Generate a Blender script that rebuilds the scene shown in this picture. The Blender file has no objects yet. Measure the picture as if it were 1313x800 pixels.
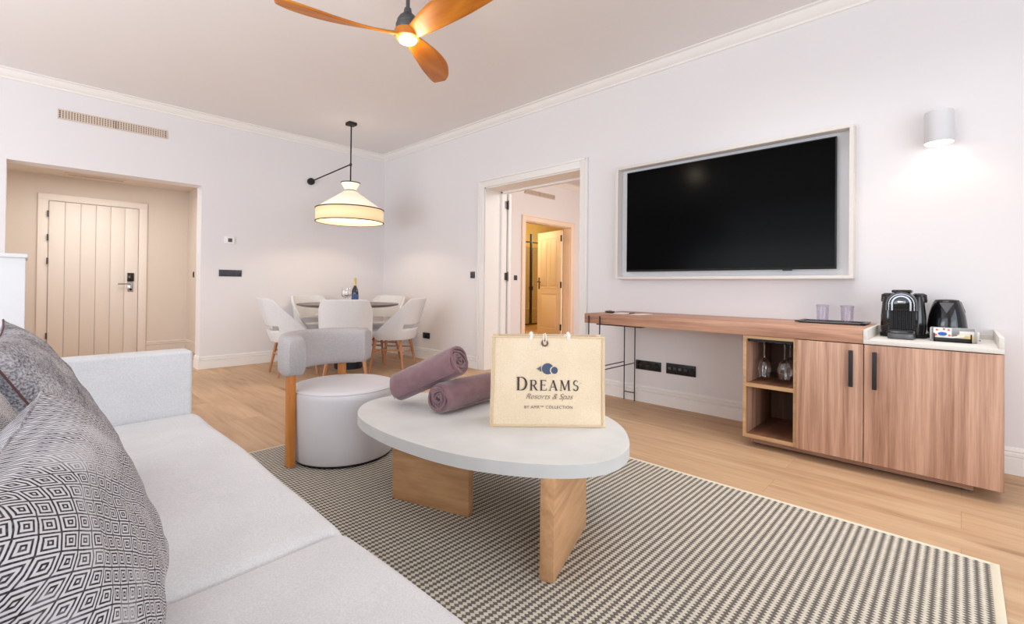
import bpy, bmesh, math, random
from mathutils import Vector, Matrix, noise
random.seed(7)
PI = math.pi
C = bpy.context.scene.collection
sc = bpy.context.scene

# ------------------------------------------------------------------ materials
def lin(c):
    return tuple(((v/255)/12.92 if v/255 <= .04045 else ((v/255+.055)/1.055)**2.4) for v in c) + (1.0,)

def newmat(name):
    m = bpy.data.materials.new(name); m.use_nodes = True
    nt = m.node_tree
    return m, nt, nt.nodes['Principled BSDF']

def N(nt, typ, **kw):
    n = nt.nodes.new(typ)
    for k, v in kw.items(): setattr(n, k, v)
    return n

def plain(name, c, rough=.6, metal=0, var=.04, scale=20, bump=0, bscale=200, sheen=0, coat=0, spec=.5):
    m, nt, b = newmat(name)
    L = nt.links
    tc = N(nt, 'ShaderNodeTexCoord')
    nz = N(nt, 'ShaderNodeTexNoise'); nz.inputs['Scale'].default_value = scale; nz.inputs['Detail'].default_value = 4
    L.new(tc.outputs['Object'], nz.inputs['Vector'])
    mx = N(nt, 'ShaderNodeMix', data_type='RGBA')
    a = lin(c); mx.inputs[6].default_value = tuple(v*(1-var) for v in a[:3])+(1,)
    mx.inputs[7].default_value = tuple(min(1, v*(1+var)) for v in a[:3])+(1,)
    L.new(nz.outputs['Fac'], mx.inputs[0]); L.new(mx.outputs[2], b.inputs['Base Color'])
    b.inputs['Roughness'].default_value = rough; b.inputs['Metallic'].default_value = metal
    b.inputs['Specular IOR Level'].default_value = spec
    if sheen: b.inputs['Sheen Weight'].default_value = sheen
    if coat: b.inputs['Coat Weight'].default_value = coat; b.inputs['Coat Roughness'].default_value = .1
    if bump:
        n2 = N(nt, 'ShaderNodeTexNoise'); n2.inputs['Scale'].default_value = bscale; n2.inputs['Detail'].default_value = 3
        L.new(tc.outputs['Object'], n2.inputs['Vector'])
        bp = N(nt, 'ShaderNodeBump'); bp.inputs['Strength'].default_value = bump; bp.inputs['Distance'].default_value = .002
        L.new(n2.outputs['Fac'], bp.inputs['Height']); L.new(bp.outputs['Normal'], b.inputs['Normal'])
    return m

def wood(name, c1, c2, axis='z', fine=60, rough=.5, c3=None, ring=7, stretch=12):
    """grain runs along `axis`"""
    m, nt, b = newmat(name); L = nt.links
    tc = N(nt, 'ShaderNodeTexCoord')
    def mapped(s):
        mp = N(nt, 'ShaderNodeMapping')
        sv = [s, s, s]; sv['xyz'.index(axis)] = s/stretch
        mp.inputs['Scale'].default_value = sv
        L.new(tc.outputs['Object'], mp.inputs['Vector']); return mp
    n1 = N(nt, 'ShaderNodeTexNoise'); n1.inputs['Scale'].default_value = 1; n1.inputs['Detail'].default_value = 6; n1.inputs['Roughness'].default_value = .65
    L.new(mapped(fine).outputs[0], n1.inputs['Vector'])
    n2 = N(nt, 'ShaderNodeTexNoise'); n2.inputs['Scale'].default_value = 1; n2.inputs['Detail'].default_value = 2; n2.inputs['Distortion'].default_value = .6
    L.new(mapped(ring).outputs[0], n2.inputs['Vector'])
    ml = N(nt, 'ShaderNodeMath', operation='MULTIPLY'); ml.inputs[1].default_value = 9; L.new(n2.outputs['Fac'], ml.inputs[0])
    sn = N(nt, 'ShaderNodeMath', operation='PINGPONG'); sn.inputs[1].default_value = 1; L.new(ml.outputs[0], sn.inputs[0])
    ad = N(nt, 'ShaderNodeMix', data_type='FLOAT'); ad.inputs[0].default_value = .30
    L.new(n1.outputs['Fac'], ad.inputs[2]); L.new(sn.outputs[0], ad.inputs[3])
    cr = N(nt, 'ShaderNodeValToRGB')
    cr.color_ramp.elements[0].position = .25; cr.color_ramp.elements[0].color = lin(c2)
    cr.color_ramp.elements[1].position = .72; cr.color_ramp.elements[1].color = lin(c1)
    L.new(ad.outputs[0], cr.inputs[0]); L.new(cr.outputs[0], b.inputs['Base Color'])
    b.inputs['Roughness'].default_value = rough
    bp = N(nt, 'ShaderNodeBump'); bp.inputs['Strength'].default_value = .08; bp.inputs['Distance'].default_value = .001
    L.new(n1.outputs['Fac'], bp.inputs['Height']); L.new(bp.outputs['Normal'], b.inputs['Normal'])
    return m

def glow(name, c, strength, base=None):
    m, nt, b = newmat(name)
    b.inputs['Base Color'].default_value = lin(base or c)
    b.inputs['Emission Color'].default_value = lin(c); b.inputs['Emission Strength'].default_value = strength
    b.inputs['Roughness'].default_value = .8
    return m

def glassmat(name, tint=(255, 255, 255), op=.12, rough=.03, edge=.75):
    m, nt, b = newmat(name); L = nt.links
    tr = N(nt, 'ShaderNodeBsdfTransparent'); tr.inputs[0].default_value = lin(tint)
    gl = N(nt, 'ShaderNodeBsdfGlossy'); gl.inputs['Roughness'].default_value = rough
    lw = N(nt, 'ShaderNodeLayerWeight'); lw.inputs[0].default_value = .35
    mr = N(nt, 'ShaderNodeMath', operation='MULTIPLY_ADD'); mr.inputs[1].default_value = edge; mr.inputs[2].default_value = op
    L.new(lw.outputs['Facing'], mr.inputs[0])
    mx = N(nt, 'ShaderNodeMixShader'); L.new(mr.outputs[0], mx.inputs[0]); L.new(tr.outputs[0], mx.inputs[1]); L.new(gl.outputs[0], mx.inputs[2])
    L.new(mx.outputs[0], nt.nodes['Material Output'].inputs['Surface'])
    return m

def floor_mat():
    m, nt, b = newmat('oak_planks'); L = nt.links
    tc = N(nt, 'ShaderNodeTexCoord')
    sw = N(nt, 'ShaderNodeMapping'); sw.inputs['Rotation'].default_value = (0, 0, PI/2)
    L.new(tc.outputs['Object'], sw.inputs['Vector'])
    br = N(nt, 'ShaderNodeTexBrick'); br.inputs['Scale'].default_value = 1
    br.inputs['Brick Width'].default_value = 1.9; br.inputs['Row Height'].default_value = .21; br.inputs['Mortar Size'].default_value = .0012
    br.inputs['Mortar Smooth'].default_value = .2; br.offset = .37
    br.inputs['Color1'].default_value = (0, 0, 0, 1); br.inputs['Color2'].default_value = (1, 1, 1, 1); br.inputs['Mortar'].default_value = (.5, .5, .5, 1)
    L.new(sw.outputs[0], br.inputs['Vector'])
    mp = N(nt, 'ShaderNodeMapping'); mp.inputs['Scale'].default_value = (26, 1.7, 1)
    L.new(tc.outputs['Object'], mp.inputs['Vector'])
    # shift the grain from plank to plank
    sh = N(nt, 'ShaderNodeVectorMath', operation='MULTIPLY_ADD'); sh.inputs[1].default_value = (9, 7, 5)
    L.new(br.outputs['Color'], sh.inputs[0]); L.new(mp.outputs[0], sh.inputs[2])
    n1 = N(nt, 'ShaderNodeTexNoise'); n1.inputs['Scale'].default_value = 1; n1.inputs['Detail'].default_value = 7; n1.inputs['Roughness'].default_value = .62; n1.inputs['Distortion'].default_value = .5
    L.new(sh.outputs[0], n1.inputs['Vector'])
    mp2 = N(nt, 'ShaderNodeMapping'); mp2.inputs['Scale'].default_value = (7, 1.1, 1)
    L.new(tc.outputs['Object'], mp2.inputs['Vector'])
    n3 = N(nt, 'ShaderNodeTexNoise'); n3.inputs['Scale'].default_value = 1; n3.inputs['Detail'].default_value = 3; n3.inputs['Distortion'].default_value = .8
    sh2 = N(nt, 'ShaderNodeVectorMath', operation='MULTIPLY_ADD'); sh2.inputs[1].default_value = (5, 3, 7)
    L.new(br.outputs['Color'], sh2.inputs[0]); L.new(mp2.outputs[0], sh2.inputs[2]); L.new(sh2.outputs[0], n3.inputs['Vector'])
    mx0 = N(nt, 'ShaderNodeMix', data_type='FLOAT'); mx0.inputs[0].default_value = .45
    L.new(n1.outputs['Fac'], mx0.inputs[2]); L.new(n3.outputs['Fac'], mx0.inputs[3])
    cr = N(nt, 'ShaderNodeValToRGB'); e = cr.color_ramp.elements
    e[0].position = .24; e[0].color = lin((150, 114, 84)); e[1].position = .7; e[1].color = lin((210, 180, 146))
    x = e.new(.42); x.color = lin((188, 152, 118))
    L.new(mx0.outputs[0], cr.inputs[0])
    # knots
    mp4 = N(nt, 'ShaderNodeMapping'); mp4.inputs['Scale'].default_value = (6.5, 1.15, 1)
    L.new(tc.outputs['Object'], mp4.inputs['Vector'])
    vo = N(nt, 'ShaderNodeTexVoronoi'); vo.inputs['Scale'].default_value = 1; L.new(mp4.outputs[0], vo.inputs['Vector'])
    kn = N(nt, 'ShaderNodeMapRange'); kn.inputs[1].default_value = .04; kn.inputs[2].default_value = .20; kn.inputs[3].default_value = .75; kn.inputs[4].default_value = 0
    L.new(vo.outputs['Distance'], kn.inputs[0])
    km = N(nt, 'ShaderNodeMath', operation='MULTIPLY'); L.new(kn.outputs[0], km.inputs[0])
    kr = N(nt, 'ShaderNodeMapRange'); kr.inputs[1].default_value = .40; kr.inputs[2].default_value = .52; L.new(n1.outputs['Fac'], kr.inputs[0]); L.new(kr.outputs[0], km.inputs[1])
    mk = N(nt, 'ShaderNodeMix', data_type='RGBA'); mk.inputs[7].default_value = lin((120, 78, 46))
    L.new(km.outputs[0], mk.inputs[0]); L.new(cr.outputs[0], mk.inputs[6])
    # plank tone
    hv = N(nt, 'ShaderNodeHueSaturation'); L.new(mk.outputs[2], hv.inputs['Color'])
    vr = N(nt, 'ShaderNodeMapRange'); vr.inputs[3].default_value = .96; vr.inputs[4].default_value = 1.03
    L.new(br.outputs['Color'], vr.inputs[0]); L.new(vr.outputs[0], hv.inputs['Value'])
    mo = N(nt, 'ShaderNodeMix', data_type='RGBA'); mo.inputs[7].default_value = lin((120, 86, 58))
    mf = N(nt, 'ShaderNodeMath', operation='MULTIPLY'); mf.inputs[1].default_value = .35; L.new(br.outputs['Fac'], mf.inputs[0])
    L.new(mf.outputs[0], mo.inputs[0]); L.new(hv.outputs[0], mo.inputs[6]); L.new(mo.outputs[2], b.inputs['Base Color'])
    b.inputs['Roughness'].default_value = .5; b.inputs['Specular IOR Level'].default_value = .3
    bp = N(nt, 'ShaderNodeBump'); bp.inputs['Strength'].default_value = .1; bp.inputs['Distance'].default_value = .002
    L.new(n1.outputs['Fac'], bp.inputs['Height']); L.new(bp.outputs['Normal'], b.inputs['Normal'])
    return m

def mth(nt, op, a, b_=None, c=None):
    n = N(nt, 'ShaderNodeMath', operation=op)
    for i, v in enumerate((a, b_, c)):
        if v is None: continue
        if isinstance(v, (int, float)): n.inputs[i].default_value = v
        else: nt.links.new(v, n.inputs[i])
    return n.outputs[0]

def rug_mat():
    m, nt, b = newmat('woven_rug'); L = nt.links
    tc = N(nt, 'ShaderNodeTexCoord'); sp = N(nt, 'ShaderNodeSeparateXYZ'); L.new(tc.outputs['Object'], sp.inputs[0])
    # ribs run along x, repeat along y; ticks interrupt each rib along x
    yy = mth(nt, 'DIVIDE', sp.outputs[1], .0265)
    row = mth(nt, 'FLOOR', yy)
    fy = mth(nt, 'FRACT', yy)
    tri = mth(nt, 'ABSOLUTE', mth(nt, 'SUBTRACT', fy, .5))            # 0 centre of the dark stripe
    xx = mth(nt, 'DIVIDE', sp.outputs[0], .015)
    fx = mth(nt, 'ABSOLUTE', mth(nt, 'SUBTRACT', mth(nt, 'FRACT', xx), .5))
    tick = mth(nt, 'MULTIPLY', fx, .75)
    d = mth(nt, 'ADD', tri, tick)
    mr = N(nt, 'ShaderNodeMapRange'); mr.inputs[1].default_value = .38; mr.inputs[2].default_value = .50; L.new(d, mr.inputs[0])
    nz = N(nt, 'ShaderNodeTexNoise'); nz.inputs['Scale'].default_value = 55; nz.inputs['Detail'].default_value = 3; L.new(tc.outputs['Object'], nz.inputs['Vector'])
    dk = N(nt, 'ShaderNodeMix', data_type='RGBA'); dk.inputs[6].default_value = lin((92, 88, 84)); dk.inputs[7].default_value = lin((124, 118, 112)); L.new(nz.outputs['Fac'], dk.inputs[0])
    lt = N(nt, 'ShaderNodeMix', data_type='RGBA'); lt.inputs[6].default_value = lin((192, 184, 168)); lt.inputs[7].default_value = lin((226, 220, 206)); L.new(nz.outputs['Fac'], lt.inputs[0])
    mx = N(nt, 'ShaderNodeMix', data_type='RGBA'); L.new(mr.outputs[0], mx.inputs[0]); L.new(dk.outputs[2], mx.inputs[6]); L.new(lt.outputs[2], mx.inputs[7])
    L.new(mx.outputs[2], b.inputs['Base Color']); b.inputs['Roughness'].default_value = .95; b.inputs['Specular IOR Level'].default_value = .1
    bp = N(nt, 'ShaderNodeBump'); bp.inputs['Strength'].default_value = .5; bp.inputs['Distance'].default_value = .004
    L.new(mr.outputs[0], bp.inputs['Height']); L.new(bp.outputs['Normal'], b.inputs['Normal'])
    return m

def diamond_mat(name, p=.034, q=.027, dark=(58, 54, 58), light=(216, 214, 218), worn=.6, rings=2.5):
    m, nt, b = newmat(name); L = nt.links
    tc = N(nt, 'ShaderNodeTexCoord'); 
    wn = N(nt, 'ShaderNodeTexNoise'); wn.inputs['Scale'].default_value = 9; wn.inputs['Detail'].default_value = 1; L.new(tc.outputs['Object'], wn.inputs['Vector'])
    wa = N(nt, 'ShaderNodeVectorMath', operation='MULTIPLY_ADD'); wa.inputs[1].default_value = (.008, .008, 0); L.new(wn.outputs['Color'], wa.inputs[0]); L.new(tc.outputs['Object'], wa.inputs[2])
    sp = N(nt, 'ShaderNodeSeparateXYZ'); L.new(wa.outputs[0], sp.inputs[0])
    u = mth(nt, 'ABSOLUTE', mth(nt, 'SUBTRACT', mth(nt, 'FRACT', mth(nt, 'DIVIDE', sp.outputs[0], p)), .5))
    v = mth(nt, 'ABSOLUTE', mth(nt, 'SUBTRACT', mth(nt, 'FRACT', mth(nt, 'DIVIDE', sp.outputs[1], q)), .5))
    d = mth(nt, 'ADD', u, v)
    d = mth(nt, 'MINIMUM', d, mth(nt, 'SUBTRACT', 1.0, d))
    s = mth(nt, 'COSINE', mth(nt, 'MULTIPLY', d, 2*PI*rings*2))
    mr = N(nt, 'ShaderNodeMapRange'); mr.inputs[1].default_value = -.5; mr.inputs[2].default_value = .15; L.new(s, mr.inputs[0])
    nz = N(nt, 'ShaderNodeTexNoise'); nz.inputs['Scale'].default_value = 11; nz.inputs['Detail'].default_value = 5; L.new(tc.outputs['Object'], nz.inputs['Vector'])
    wr = N(nt, 'ShaderNodeMapRange'); wr.inputs[1].default_value = .5; wr.inputs[2].default_value = .68; wr.inputs[4].default_value = worn; L.new(nz.outputs['Fac'], wr.inputs[0])
    f2 = mth(nt, 'MULTIPLY', mth(nt, 'SUBTRACT', 1.0, mr.outputs[0]), mth(nt, 'SUBTRACT', 1.0, wr.outputs[0]))
    nf = N(nt, 'ShaderNodeTexNoise'); nf.inputs['Scale'].default_value = 260; L.new(tc.outputs['Object'], nf.inputs['Vector'])
    f3 = mth(nt, 'MULTIPLY', f2, mth(nt, 'ADD', mth(nt, 'MULTIPLY', nf.outputs['Fac'], .5), .72))
    mx = N(nt, 'ShaderNodeMix', data_type='RGBA'); mx.inputs[6].default_value = lin(light); mx.inputs[7].default_value = lin(dark)
    mx.clamp_factor = True
    L.new(f3, mx.inputs[0]); L.new(mx.outputs[2], b.inputs['Base Color']); b.inputs['Roughness'].default_value = .95
    b.inputs['Specular IOR Level'].default_value = .1
    bp = N(nt, 'ShaderNodeBump'); bp.inputs['Strength'].default_value = .4; bp.inputs['Distance'].default_value = .002
    L.new(mr.outputs[0], bp.inputs['Height']); L.new(bp.outputs['Normal'], b.inputs['Normal'])
    return m

def weave(name, c1, c2, scale=300, rough=.95, mott=8, bump=.35):
    m, nt, b = newmat(name); L = nt.links
    tc = N(nt, 'ShaderNodeTexCoord')
    n1 = N(nt, 'ShaderNodeTexNoise'); n1.inputs['Scale'].default_value = scale; n1.inputs['Detail'].default_value = 2; L.new(tc.outputs['Object'], n1.inputs['Vector'])
    n2 = N(nt, 'ShaderNodeTexNoise'); n2.inputs['Scale'].default_value = mott; n2.inputs['Detail'].default_value = 4; L.new(tc.outputs['Object'], n2.inputs['Vector'])
    a = mth(nt, 'ADD', mth(nt, 'MULTIPLY', n1.outputs['Fac'], .6), mth(nt, 'MULTIPLY', n2.outputs['Fac'], .4))
    mr = N(nt, 'ShaderNodeMapRange'); mr.inputs[1].default_value = .36; mr.inputs[2].default_value = .64; L.new(a, mr.inputs[0])
    mx = N(nt, 'ShaderNodeMix', data_type='RGBA'); mx.inputs[6].default_value = lin(c1); mx.inputs[7].default_value = lin(c2)
    L.new(mr.outputs[0], mx.inputs[0]); L.new(mx.outputs[2], b.inputs['Base Color']); b.inputs['Roughness'].default_value = rough
    b.inputs['Specular IOR Level'].default_value = .15
    bp = N(nt, 'ShaderNodeBump'); bp.inputs['Strength'].default_value = bump; bp.inputs['Distance'].default_value = .0015
    L.new(n1.outputs['Fac'], bp.inputs['Height']); L.new(bp.outputs['Normal'], b.inputs['Normal'])
    return m

M = dict(
    wall=plain('white_wall', (228, 225, 227), .9, var=.01, scale=2, spec=.2),
    vest=plain('vestibule_wall', (224, 214, 204), .9, var=.01, scale=2, spec=.2),
    bath=plain('bathroom_wall', (206, 178, 112), .8, var=.05, scale=3),
    ceil=plain('ceiling_white', (232, 229, 229), .95, var=.01, scale=2, spec=.2),
    trim=plain('trim_white', (236, 233, 230), .55, var=.01, scale=3),
    doorw=plain('painted_door', (234, 226, 216), .5, var=.015, scale=3),
    doorc=plain('cream_door', (240, 224, 202), .5, var=.015, scale=3),
    floor=floor_mat(), rug=rug_mat(),
    rugedge=plain('rug_binding', (222, 214, 192), .95, bump=.5, bscale=300),
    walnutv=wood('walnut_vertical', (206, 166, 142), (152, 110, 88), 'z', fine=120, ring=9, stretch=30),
    walnuth=wood('walnut_horizontal', (200, 154, 128), (150, 106, 84), 'y', fine=100, ring=9, stretch=26),
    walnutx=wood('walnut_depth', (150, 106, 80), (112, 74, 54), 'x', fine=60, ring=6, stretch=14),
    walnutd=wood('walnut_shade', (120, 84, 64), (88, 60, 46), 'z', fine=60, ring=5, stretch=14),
    edge=wood('oak_edge', (206, 170, 128), (180, 140, 100), 'y', fine=50, ring=6),
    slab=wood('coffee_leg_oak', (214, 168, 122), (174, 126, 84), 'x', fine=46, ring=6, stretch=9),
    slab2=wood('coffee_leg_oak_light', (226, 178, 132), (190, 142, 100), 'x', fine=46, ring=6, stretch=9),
    legw=wood('chair_leg_wood', (202, 146, 104), (168, 112, 72), 'z', fine=60, ring=8),
    postw=wood('post_wood', (214, 142, 62), (188, 112, 40), 'z', fine=60, ring=8),
    bladew=wood('blade_wood', (206, 128, 34), (176, 96, 14), 'x', fine=34, ring=5, stretch=9, rough=.45),
    stone=plain('pale_stone', (212, 213, 212), .6, var=.13, scale=7, bump=.05),
    stonee=plain('pale_stone_edge', (204, 205, 204), .65, var=.06, scale=14),
    sofa=weave('sofa_linen', (216, 217, 220), (233, 234, 236), 260, mott=5, bump=.25),
    chairf=weave('chair_fabric', (212, 212, 214), (226, 226, 228), 380, mott=120, bump=.2),
    bandf=weave('band_fabric', (176, 171, 172), (200, 195, 196), 420, mott=160, bump=.4),
    vinyl=plain('white_leatherette', (222, 220, 224), .45, var=.01, bump=.04, bscale=120),
    tweed=weave('grey_tweed', (96, 94, 102), (206, 204, 208), 210, mott=16, bump=.6),
    brownpipe=plain('maroon_piping', (108, 74, 74), .9),
    diamond=diamond_mat('diamond_weave'),
    diamondlit=diamond_mat('diamond_weave_rust_lit', dark=(70, 40, 36), light=(178, 124, 104), worn=.15),  # same diamond weave, with warm rust light painted into its colours
    red=plain('red_cushion_cloth', (196, 60, 36), .9, bump=.3),
    towel=plain('mauve_towel', (132, 98, 104), 1.0, var=.38, scale=22, bump=1.0, bscale=300, sheen=.6, spec=.1),
    jute=weave('jute', (230, 208, 176), (246, 228, 202), 300, mott=6, bump=.5),
    jutes=plain('jute_seam', (222, 198, 162), .9),
    cotton=plain('white_cord', (240, 236, 228), .9, bump=.5, bscale=300),
    button=plain('brown_button', (118, 82, 72), .5),
    ink=plain('dark_ink', (66, 56, 58), .8),
    ink2=plain('brown_ink', (104, 86, 78), .8),
    blue=plain('slate_blue_ink', (76, 90, 116), .8),
    black=plain('black_plastic', (20, 20, 22), .35, spec=.4),
    blackm=plain('black_metal', (44, 42, 46), .5, metal=.3),
    gloss=plain('gloss_black', (14, 14, 16), .12, coat=.4),
    screen=plain('tv_screen', (4, 4, 5), .16, spec=.05),
    bezel=plain('tv_bezel', (12, 12, 14), .35),
    chrome=plain('chrome', (190, 190, 196), .18, metal=1),
    steel=plain('dark_steel', (96, 96, 98), .4, metal=.6),
    fang=plain('fan_gunmetal', (92, 92, 94), .45, metal=.5),
    navy=plain('charcoal_plate', (62, 62, 72), .5),
    pvc=plain('frame_laminate', (222, 216, 210), .5, var=.01),
    worktop=plain('worktop_grey', (218, 214, 208), .5, var=.03, scale=12),
    dtop=plain('dark_table_top', (98, 86, 82), .35, var=.08, scale=8),
    ped=plain('dark_pedestal', (60, 66, 74), .3, metal=.4),
    shade=glow('shade_linen', (255, 238, 208), .42, (240, 230, 214)),
    shadeb=glow('shade_raffia', (255, 216, 160), .40, (236, 214, 176)),
    hole=plain('vent_dark', (70, 58, 50), .9),
    bulb=glow('lamp_glow', (255, 240, 214), 14),
    fanlight=glow('fan_glow', (255, 240, 205), 9),
    grille=plain('vent_grille', (214, 196, 180), .6),
    glass=glassmat('clear_glass'),
    glasst=glassmat('tumbler_glass', (248, 246, 250), .02, edge=.3),
    glassd=glassmat('shower_glass', (236, 230, 210), .03),
    bottle=plain('bottle_glass', (26, 30, 40), .12, coat=.6),
    foil=plain('gold_foil', (214, 190, 130), .4, metal=.3),
    labelb=plain('bottle_label', (70, 92, 140), .6),
    paper=plain('paper', (238, 236, 232), .8),
    orange=plain('packet_orange', (222, 104, 62), .6),
    pblue=plain('packet_blue', (42, 92, 168), .6),
    caddy=plain('caddy_grey', (176, 176, 178), .5),
    tea=plain('tea_sachet', (226, 214, 180), .7),
    thermo=plain('thermostat_white', (240, 240, 242), .5),
)

# ------------------------------------------------------------------ mesh helpers
class MB:
    def __init__(s): s.bm = bmesh.new()
    def _tf(s, vs, mat):
        if mat is not None: bmesh.ops.transform(s.bm, matrix=mat, verts=vs)
    def box(s, a, b, bev=0, mat=None, seg=2):
        r = bmesh.ops.create_cube(s.bm, size=1)
        vs = r['verts']
        for v in vs:
            v.co = Vector([(a[i]+b[i])/2 + v.co[i]*abs(b[i]-a[i]) for i in range(3)])
        if bev:
            es = list({e for v in vs for e in v.link_edges})
            q = bmesh.ops.bevel(s.bm, geom=es, offset=bev, segments=seg, affect='EDGES', profile=.5)
            vs = list({v for f in q['faces'] for v in f.verts} | {v for v in vs if v.is_valid})
        s._tf(vs, mat); return s
    def cyl(s, p0, p1, r0, r1=None, n=20, mat=None):
        r1 = r0 if r1 is None else r1
        p0, p1 = Vector(p0), Vector(p1); d = p1-p0
        q = bmesh.ops.create_cone(s.bm, cap_ends=True, segments=n, radius1=r0, radius2=r1, depth=d.length)
        mm = Matrix.Translation((p0+p1)/2) @ d.to_track_quat('Z', 'Y').to_matrix().to_4x4()
        if mat is not None: mm = mat @ mm
        bmesh.ops.transform(s.bm, matrix=mm, verts=q['verts']); return s
    def lathe(s, prof, n=48, cap0=True, cap1=True, mat=None, sx=1, sy=1):
        rings = []
        for r, z in prof:
            rings.append([s.bm.verts.new((r*sx*math.cos(2*PI*i/n), r*sy*math.sin(2*PI*i/n), z)) for i in range(n)])
        for a, b in zip(rings, rings[1:]):
            for i in range(n): s.bm.faces.new((a[i], a[(i+1) % n], b[(i+1) % n], b[i]))
        if cap0 and prof[0][0] > 0: s.bm.faces.new(rings[0][::-1])
        if cap1 and prof[-1][0] > 0: s.bm.faces.new(rings[-1])
        s._tf([v for r in rings for v in r], mat); return s
    def prism(s, pts, z0, z1, mat=None, bev=0):
        a = [s.bm.verts.new((x, y, z0)) for x, y in pts]; b = [s.bm.verts.new((x, y, z1)) for x, y in pts]; n = len(pts)
        fs = [s.bm.faces.new(a[::-1]), s.bm.faces.new(b)]
        for i in range(n): fs.append(s.bm.faces.new((a[i], a[(i+1) % n], b[(i+1) % n], b[i])))
        vs = a+b
        if bev:
            es = list(fs[0].edges)+list(fs[1].edges)
            q = bmesh.ops.bevel(s.bm, geom=es, offset=bev, segments=2, affect='EDGES', profile=.5)
            vs = list({v for f in q['faces'] for v in f.verts} | {v for v in vs if v.is_valid})
        s._tf(vs, mat); return s
    def tube(s, pts, r, n=10, closed=False, mat=None):
        pts = [Vector(p) for p in pts]; rr = r if isinstance(r, (list, tuple)) else [r]*len(pts)
        rings = []; L = len(pts); up = None
        for i, p in enumerate(pts):
            if closed: t = (pts[(i+1) % L]-pts[i-1]).normalized()
            else: t = (pts[min(i+1, L-1)]-pts[max(i-1, 0)]).normalized()
            if up is None:
                up = t.orthogonal().normalized()
            up = (up - t*up.dot(t)).normalized(); w = t.cross(up)
            rings.append([s.bm.verts.new(p+(up*math.cos(2*PI*k/n)+w*math.sin(2*PI*k/n))*rr[i]) for k in range(n)])
        rng = range(L if closed else L-1)
        for i in rng:
            a, b = rings[i], rings[(i+1) % L]
            for k in range(n): s.bm.faces.new((a[k], a[(k+1) % n], b[(k+1) % n], b[k]))
        if not closed: s.bm.faces.new(rings[0][::-1]); s.bm.faces.new(rings[-1])
        s._tf([v for r_ in rings for v in r_], mat); return s
    def loft(s, rings, cap=True, closed=True, mat=None):
        R = [[s.bm.verts.new(p) for p in r] for r in rings]; n = len(R[0])
        for a, b in zip(R, R[1:]):
            for k in range(n if closed else n-1): s.bm.faces.new((a[k], a[(k+1) % n], b[(k+1) % n], b[k]))
        if cap: s.bm.faces.new(R[0][::-1]); s.bm.faces.new(R[-1])
        s._tf([v for r_ in R for v in r_], mat); return s
    def grid(s, f, nu, nv, skip=None, wrapu=False):
        V = [[s.bm.verts.new(f(i/nu, j/nv)) for j in range(nv+1)] for i in range(nu+(0 if wrapu else 1))]
        for i in range(nu):
            for j in range(nv):
                if skip and skip((i+.5)/nu, (j+.5)/nv): continue
                i2 = (i+1) % nu if wrapu else i+1
                s.bm.faces.new((V[i][j], V[i2][j], V[i2][j+1], V[i][j+1]))
        return s
    def poly(s, pts):
        s.bm.faces.new([s.bm.verts.new(p) for p in pts]); return s
    def build(s, name, mat, parent=None, smooth=35, loc=None, rot=None):
        bmesh.ops.recalc_face_normals(s.bm, faces=s.bm.faces)
        me = bpy.data.meshes.new(name); s.bm.to_mesh(me); s.bm.free()
        me.materials.append(mat)
        if smooth:
            for p in me.polygons: p.use_smooth = True
            me.set_sharp_from_angle(angle=math.radians(smooth))
        o = bpy.data.objects.new(name, me); C.objects.link(o)
        if parent is not None: o.parent = parent
        if loc is not None: o.location = loc
        if rot is not None: o.rotation_euler = rot
        return o

def struct(o): o['kind'] = 'structure'; return o
def tag(o, label, cat, group=None):
    o['label'] = label; o['category'] = cat
    if group: o['group'] = group
    return o
def thing(name, label, cat, loc=(0, 0, 0), rz=0, group=None, rot=None):
    o = bpy.data.objects.new(name, None); C.objects.link(o); o.empty_display_size = .1
    o.location = loc; o.rotation_euler = rot if rot else (0, 0, rz)
    return tag(o, label, cat, group)
def dup(root, loc, rz=0, label=None, rot=None):
    r = root.copy(); C.objects.link(r); r.location = loc; r.rotation_euler = rot if rot else (0, 0, rz)
    if label: r['label'] = label
    for ch in list(root.children):
        c = ch.copy(); C.objects.link(c); c.parent = r
        for g in list(ch.children):
            d = g.copy(); C.objects.link(d); d.parent = c
    return r
def subsurf(o, n=2):
    m = o.modifiers.new('s', 'SUBSURF'); m.levels = n; m.render_levels = n; return o

XW, YW, ZC = 3.745, 6.305, 2.93
ARMX, ARMZ = 2.63, 2.365
T1A, T1B = (1.325, 2.065, .474), (1.418, 1.700, .644)
T2A, T2B = (1.328, 1.745, .472), (1.69, 1.79, .472)

# ------------------------------------------------------------------ room shell
struct(MB().box((-4.5, -4.0, -.05), (10.7, 9.6, 0)).build('floor', M['floor']))
struct(MB().box((-4.5, -4.0, ZC), (4.1, 6.5, ZC+.05)).build('ceiling', M['ceil']))
b = MB()
b.box((-4.5, YW, 0), (-.138, YW+.2, ZC)); b.box((1.389, YW, 0), (XW+.05, YW+.2, ZC)); b.box((-.138, YW, 2.112), (1.389, YW+.2, ZC))
struct(b.build('wall_back', M['wall'], smooth=0))
DY0, DY1, DZ, XJ = 2.685, 4.06, 2.149, 4.09
b = MB()
b.box((XW, -4.0, 0), (XJ, DY0, ZC)); b.box((XW, DY1, 0), (XJ, YW+.2, ZC)); b.box((XW, DY0, DZ), (XJ, DY1, ZC))
struct(b.build('wall_right', M['wall'], smooth=0))
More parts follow.
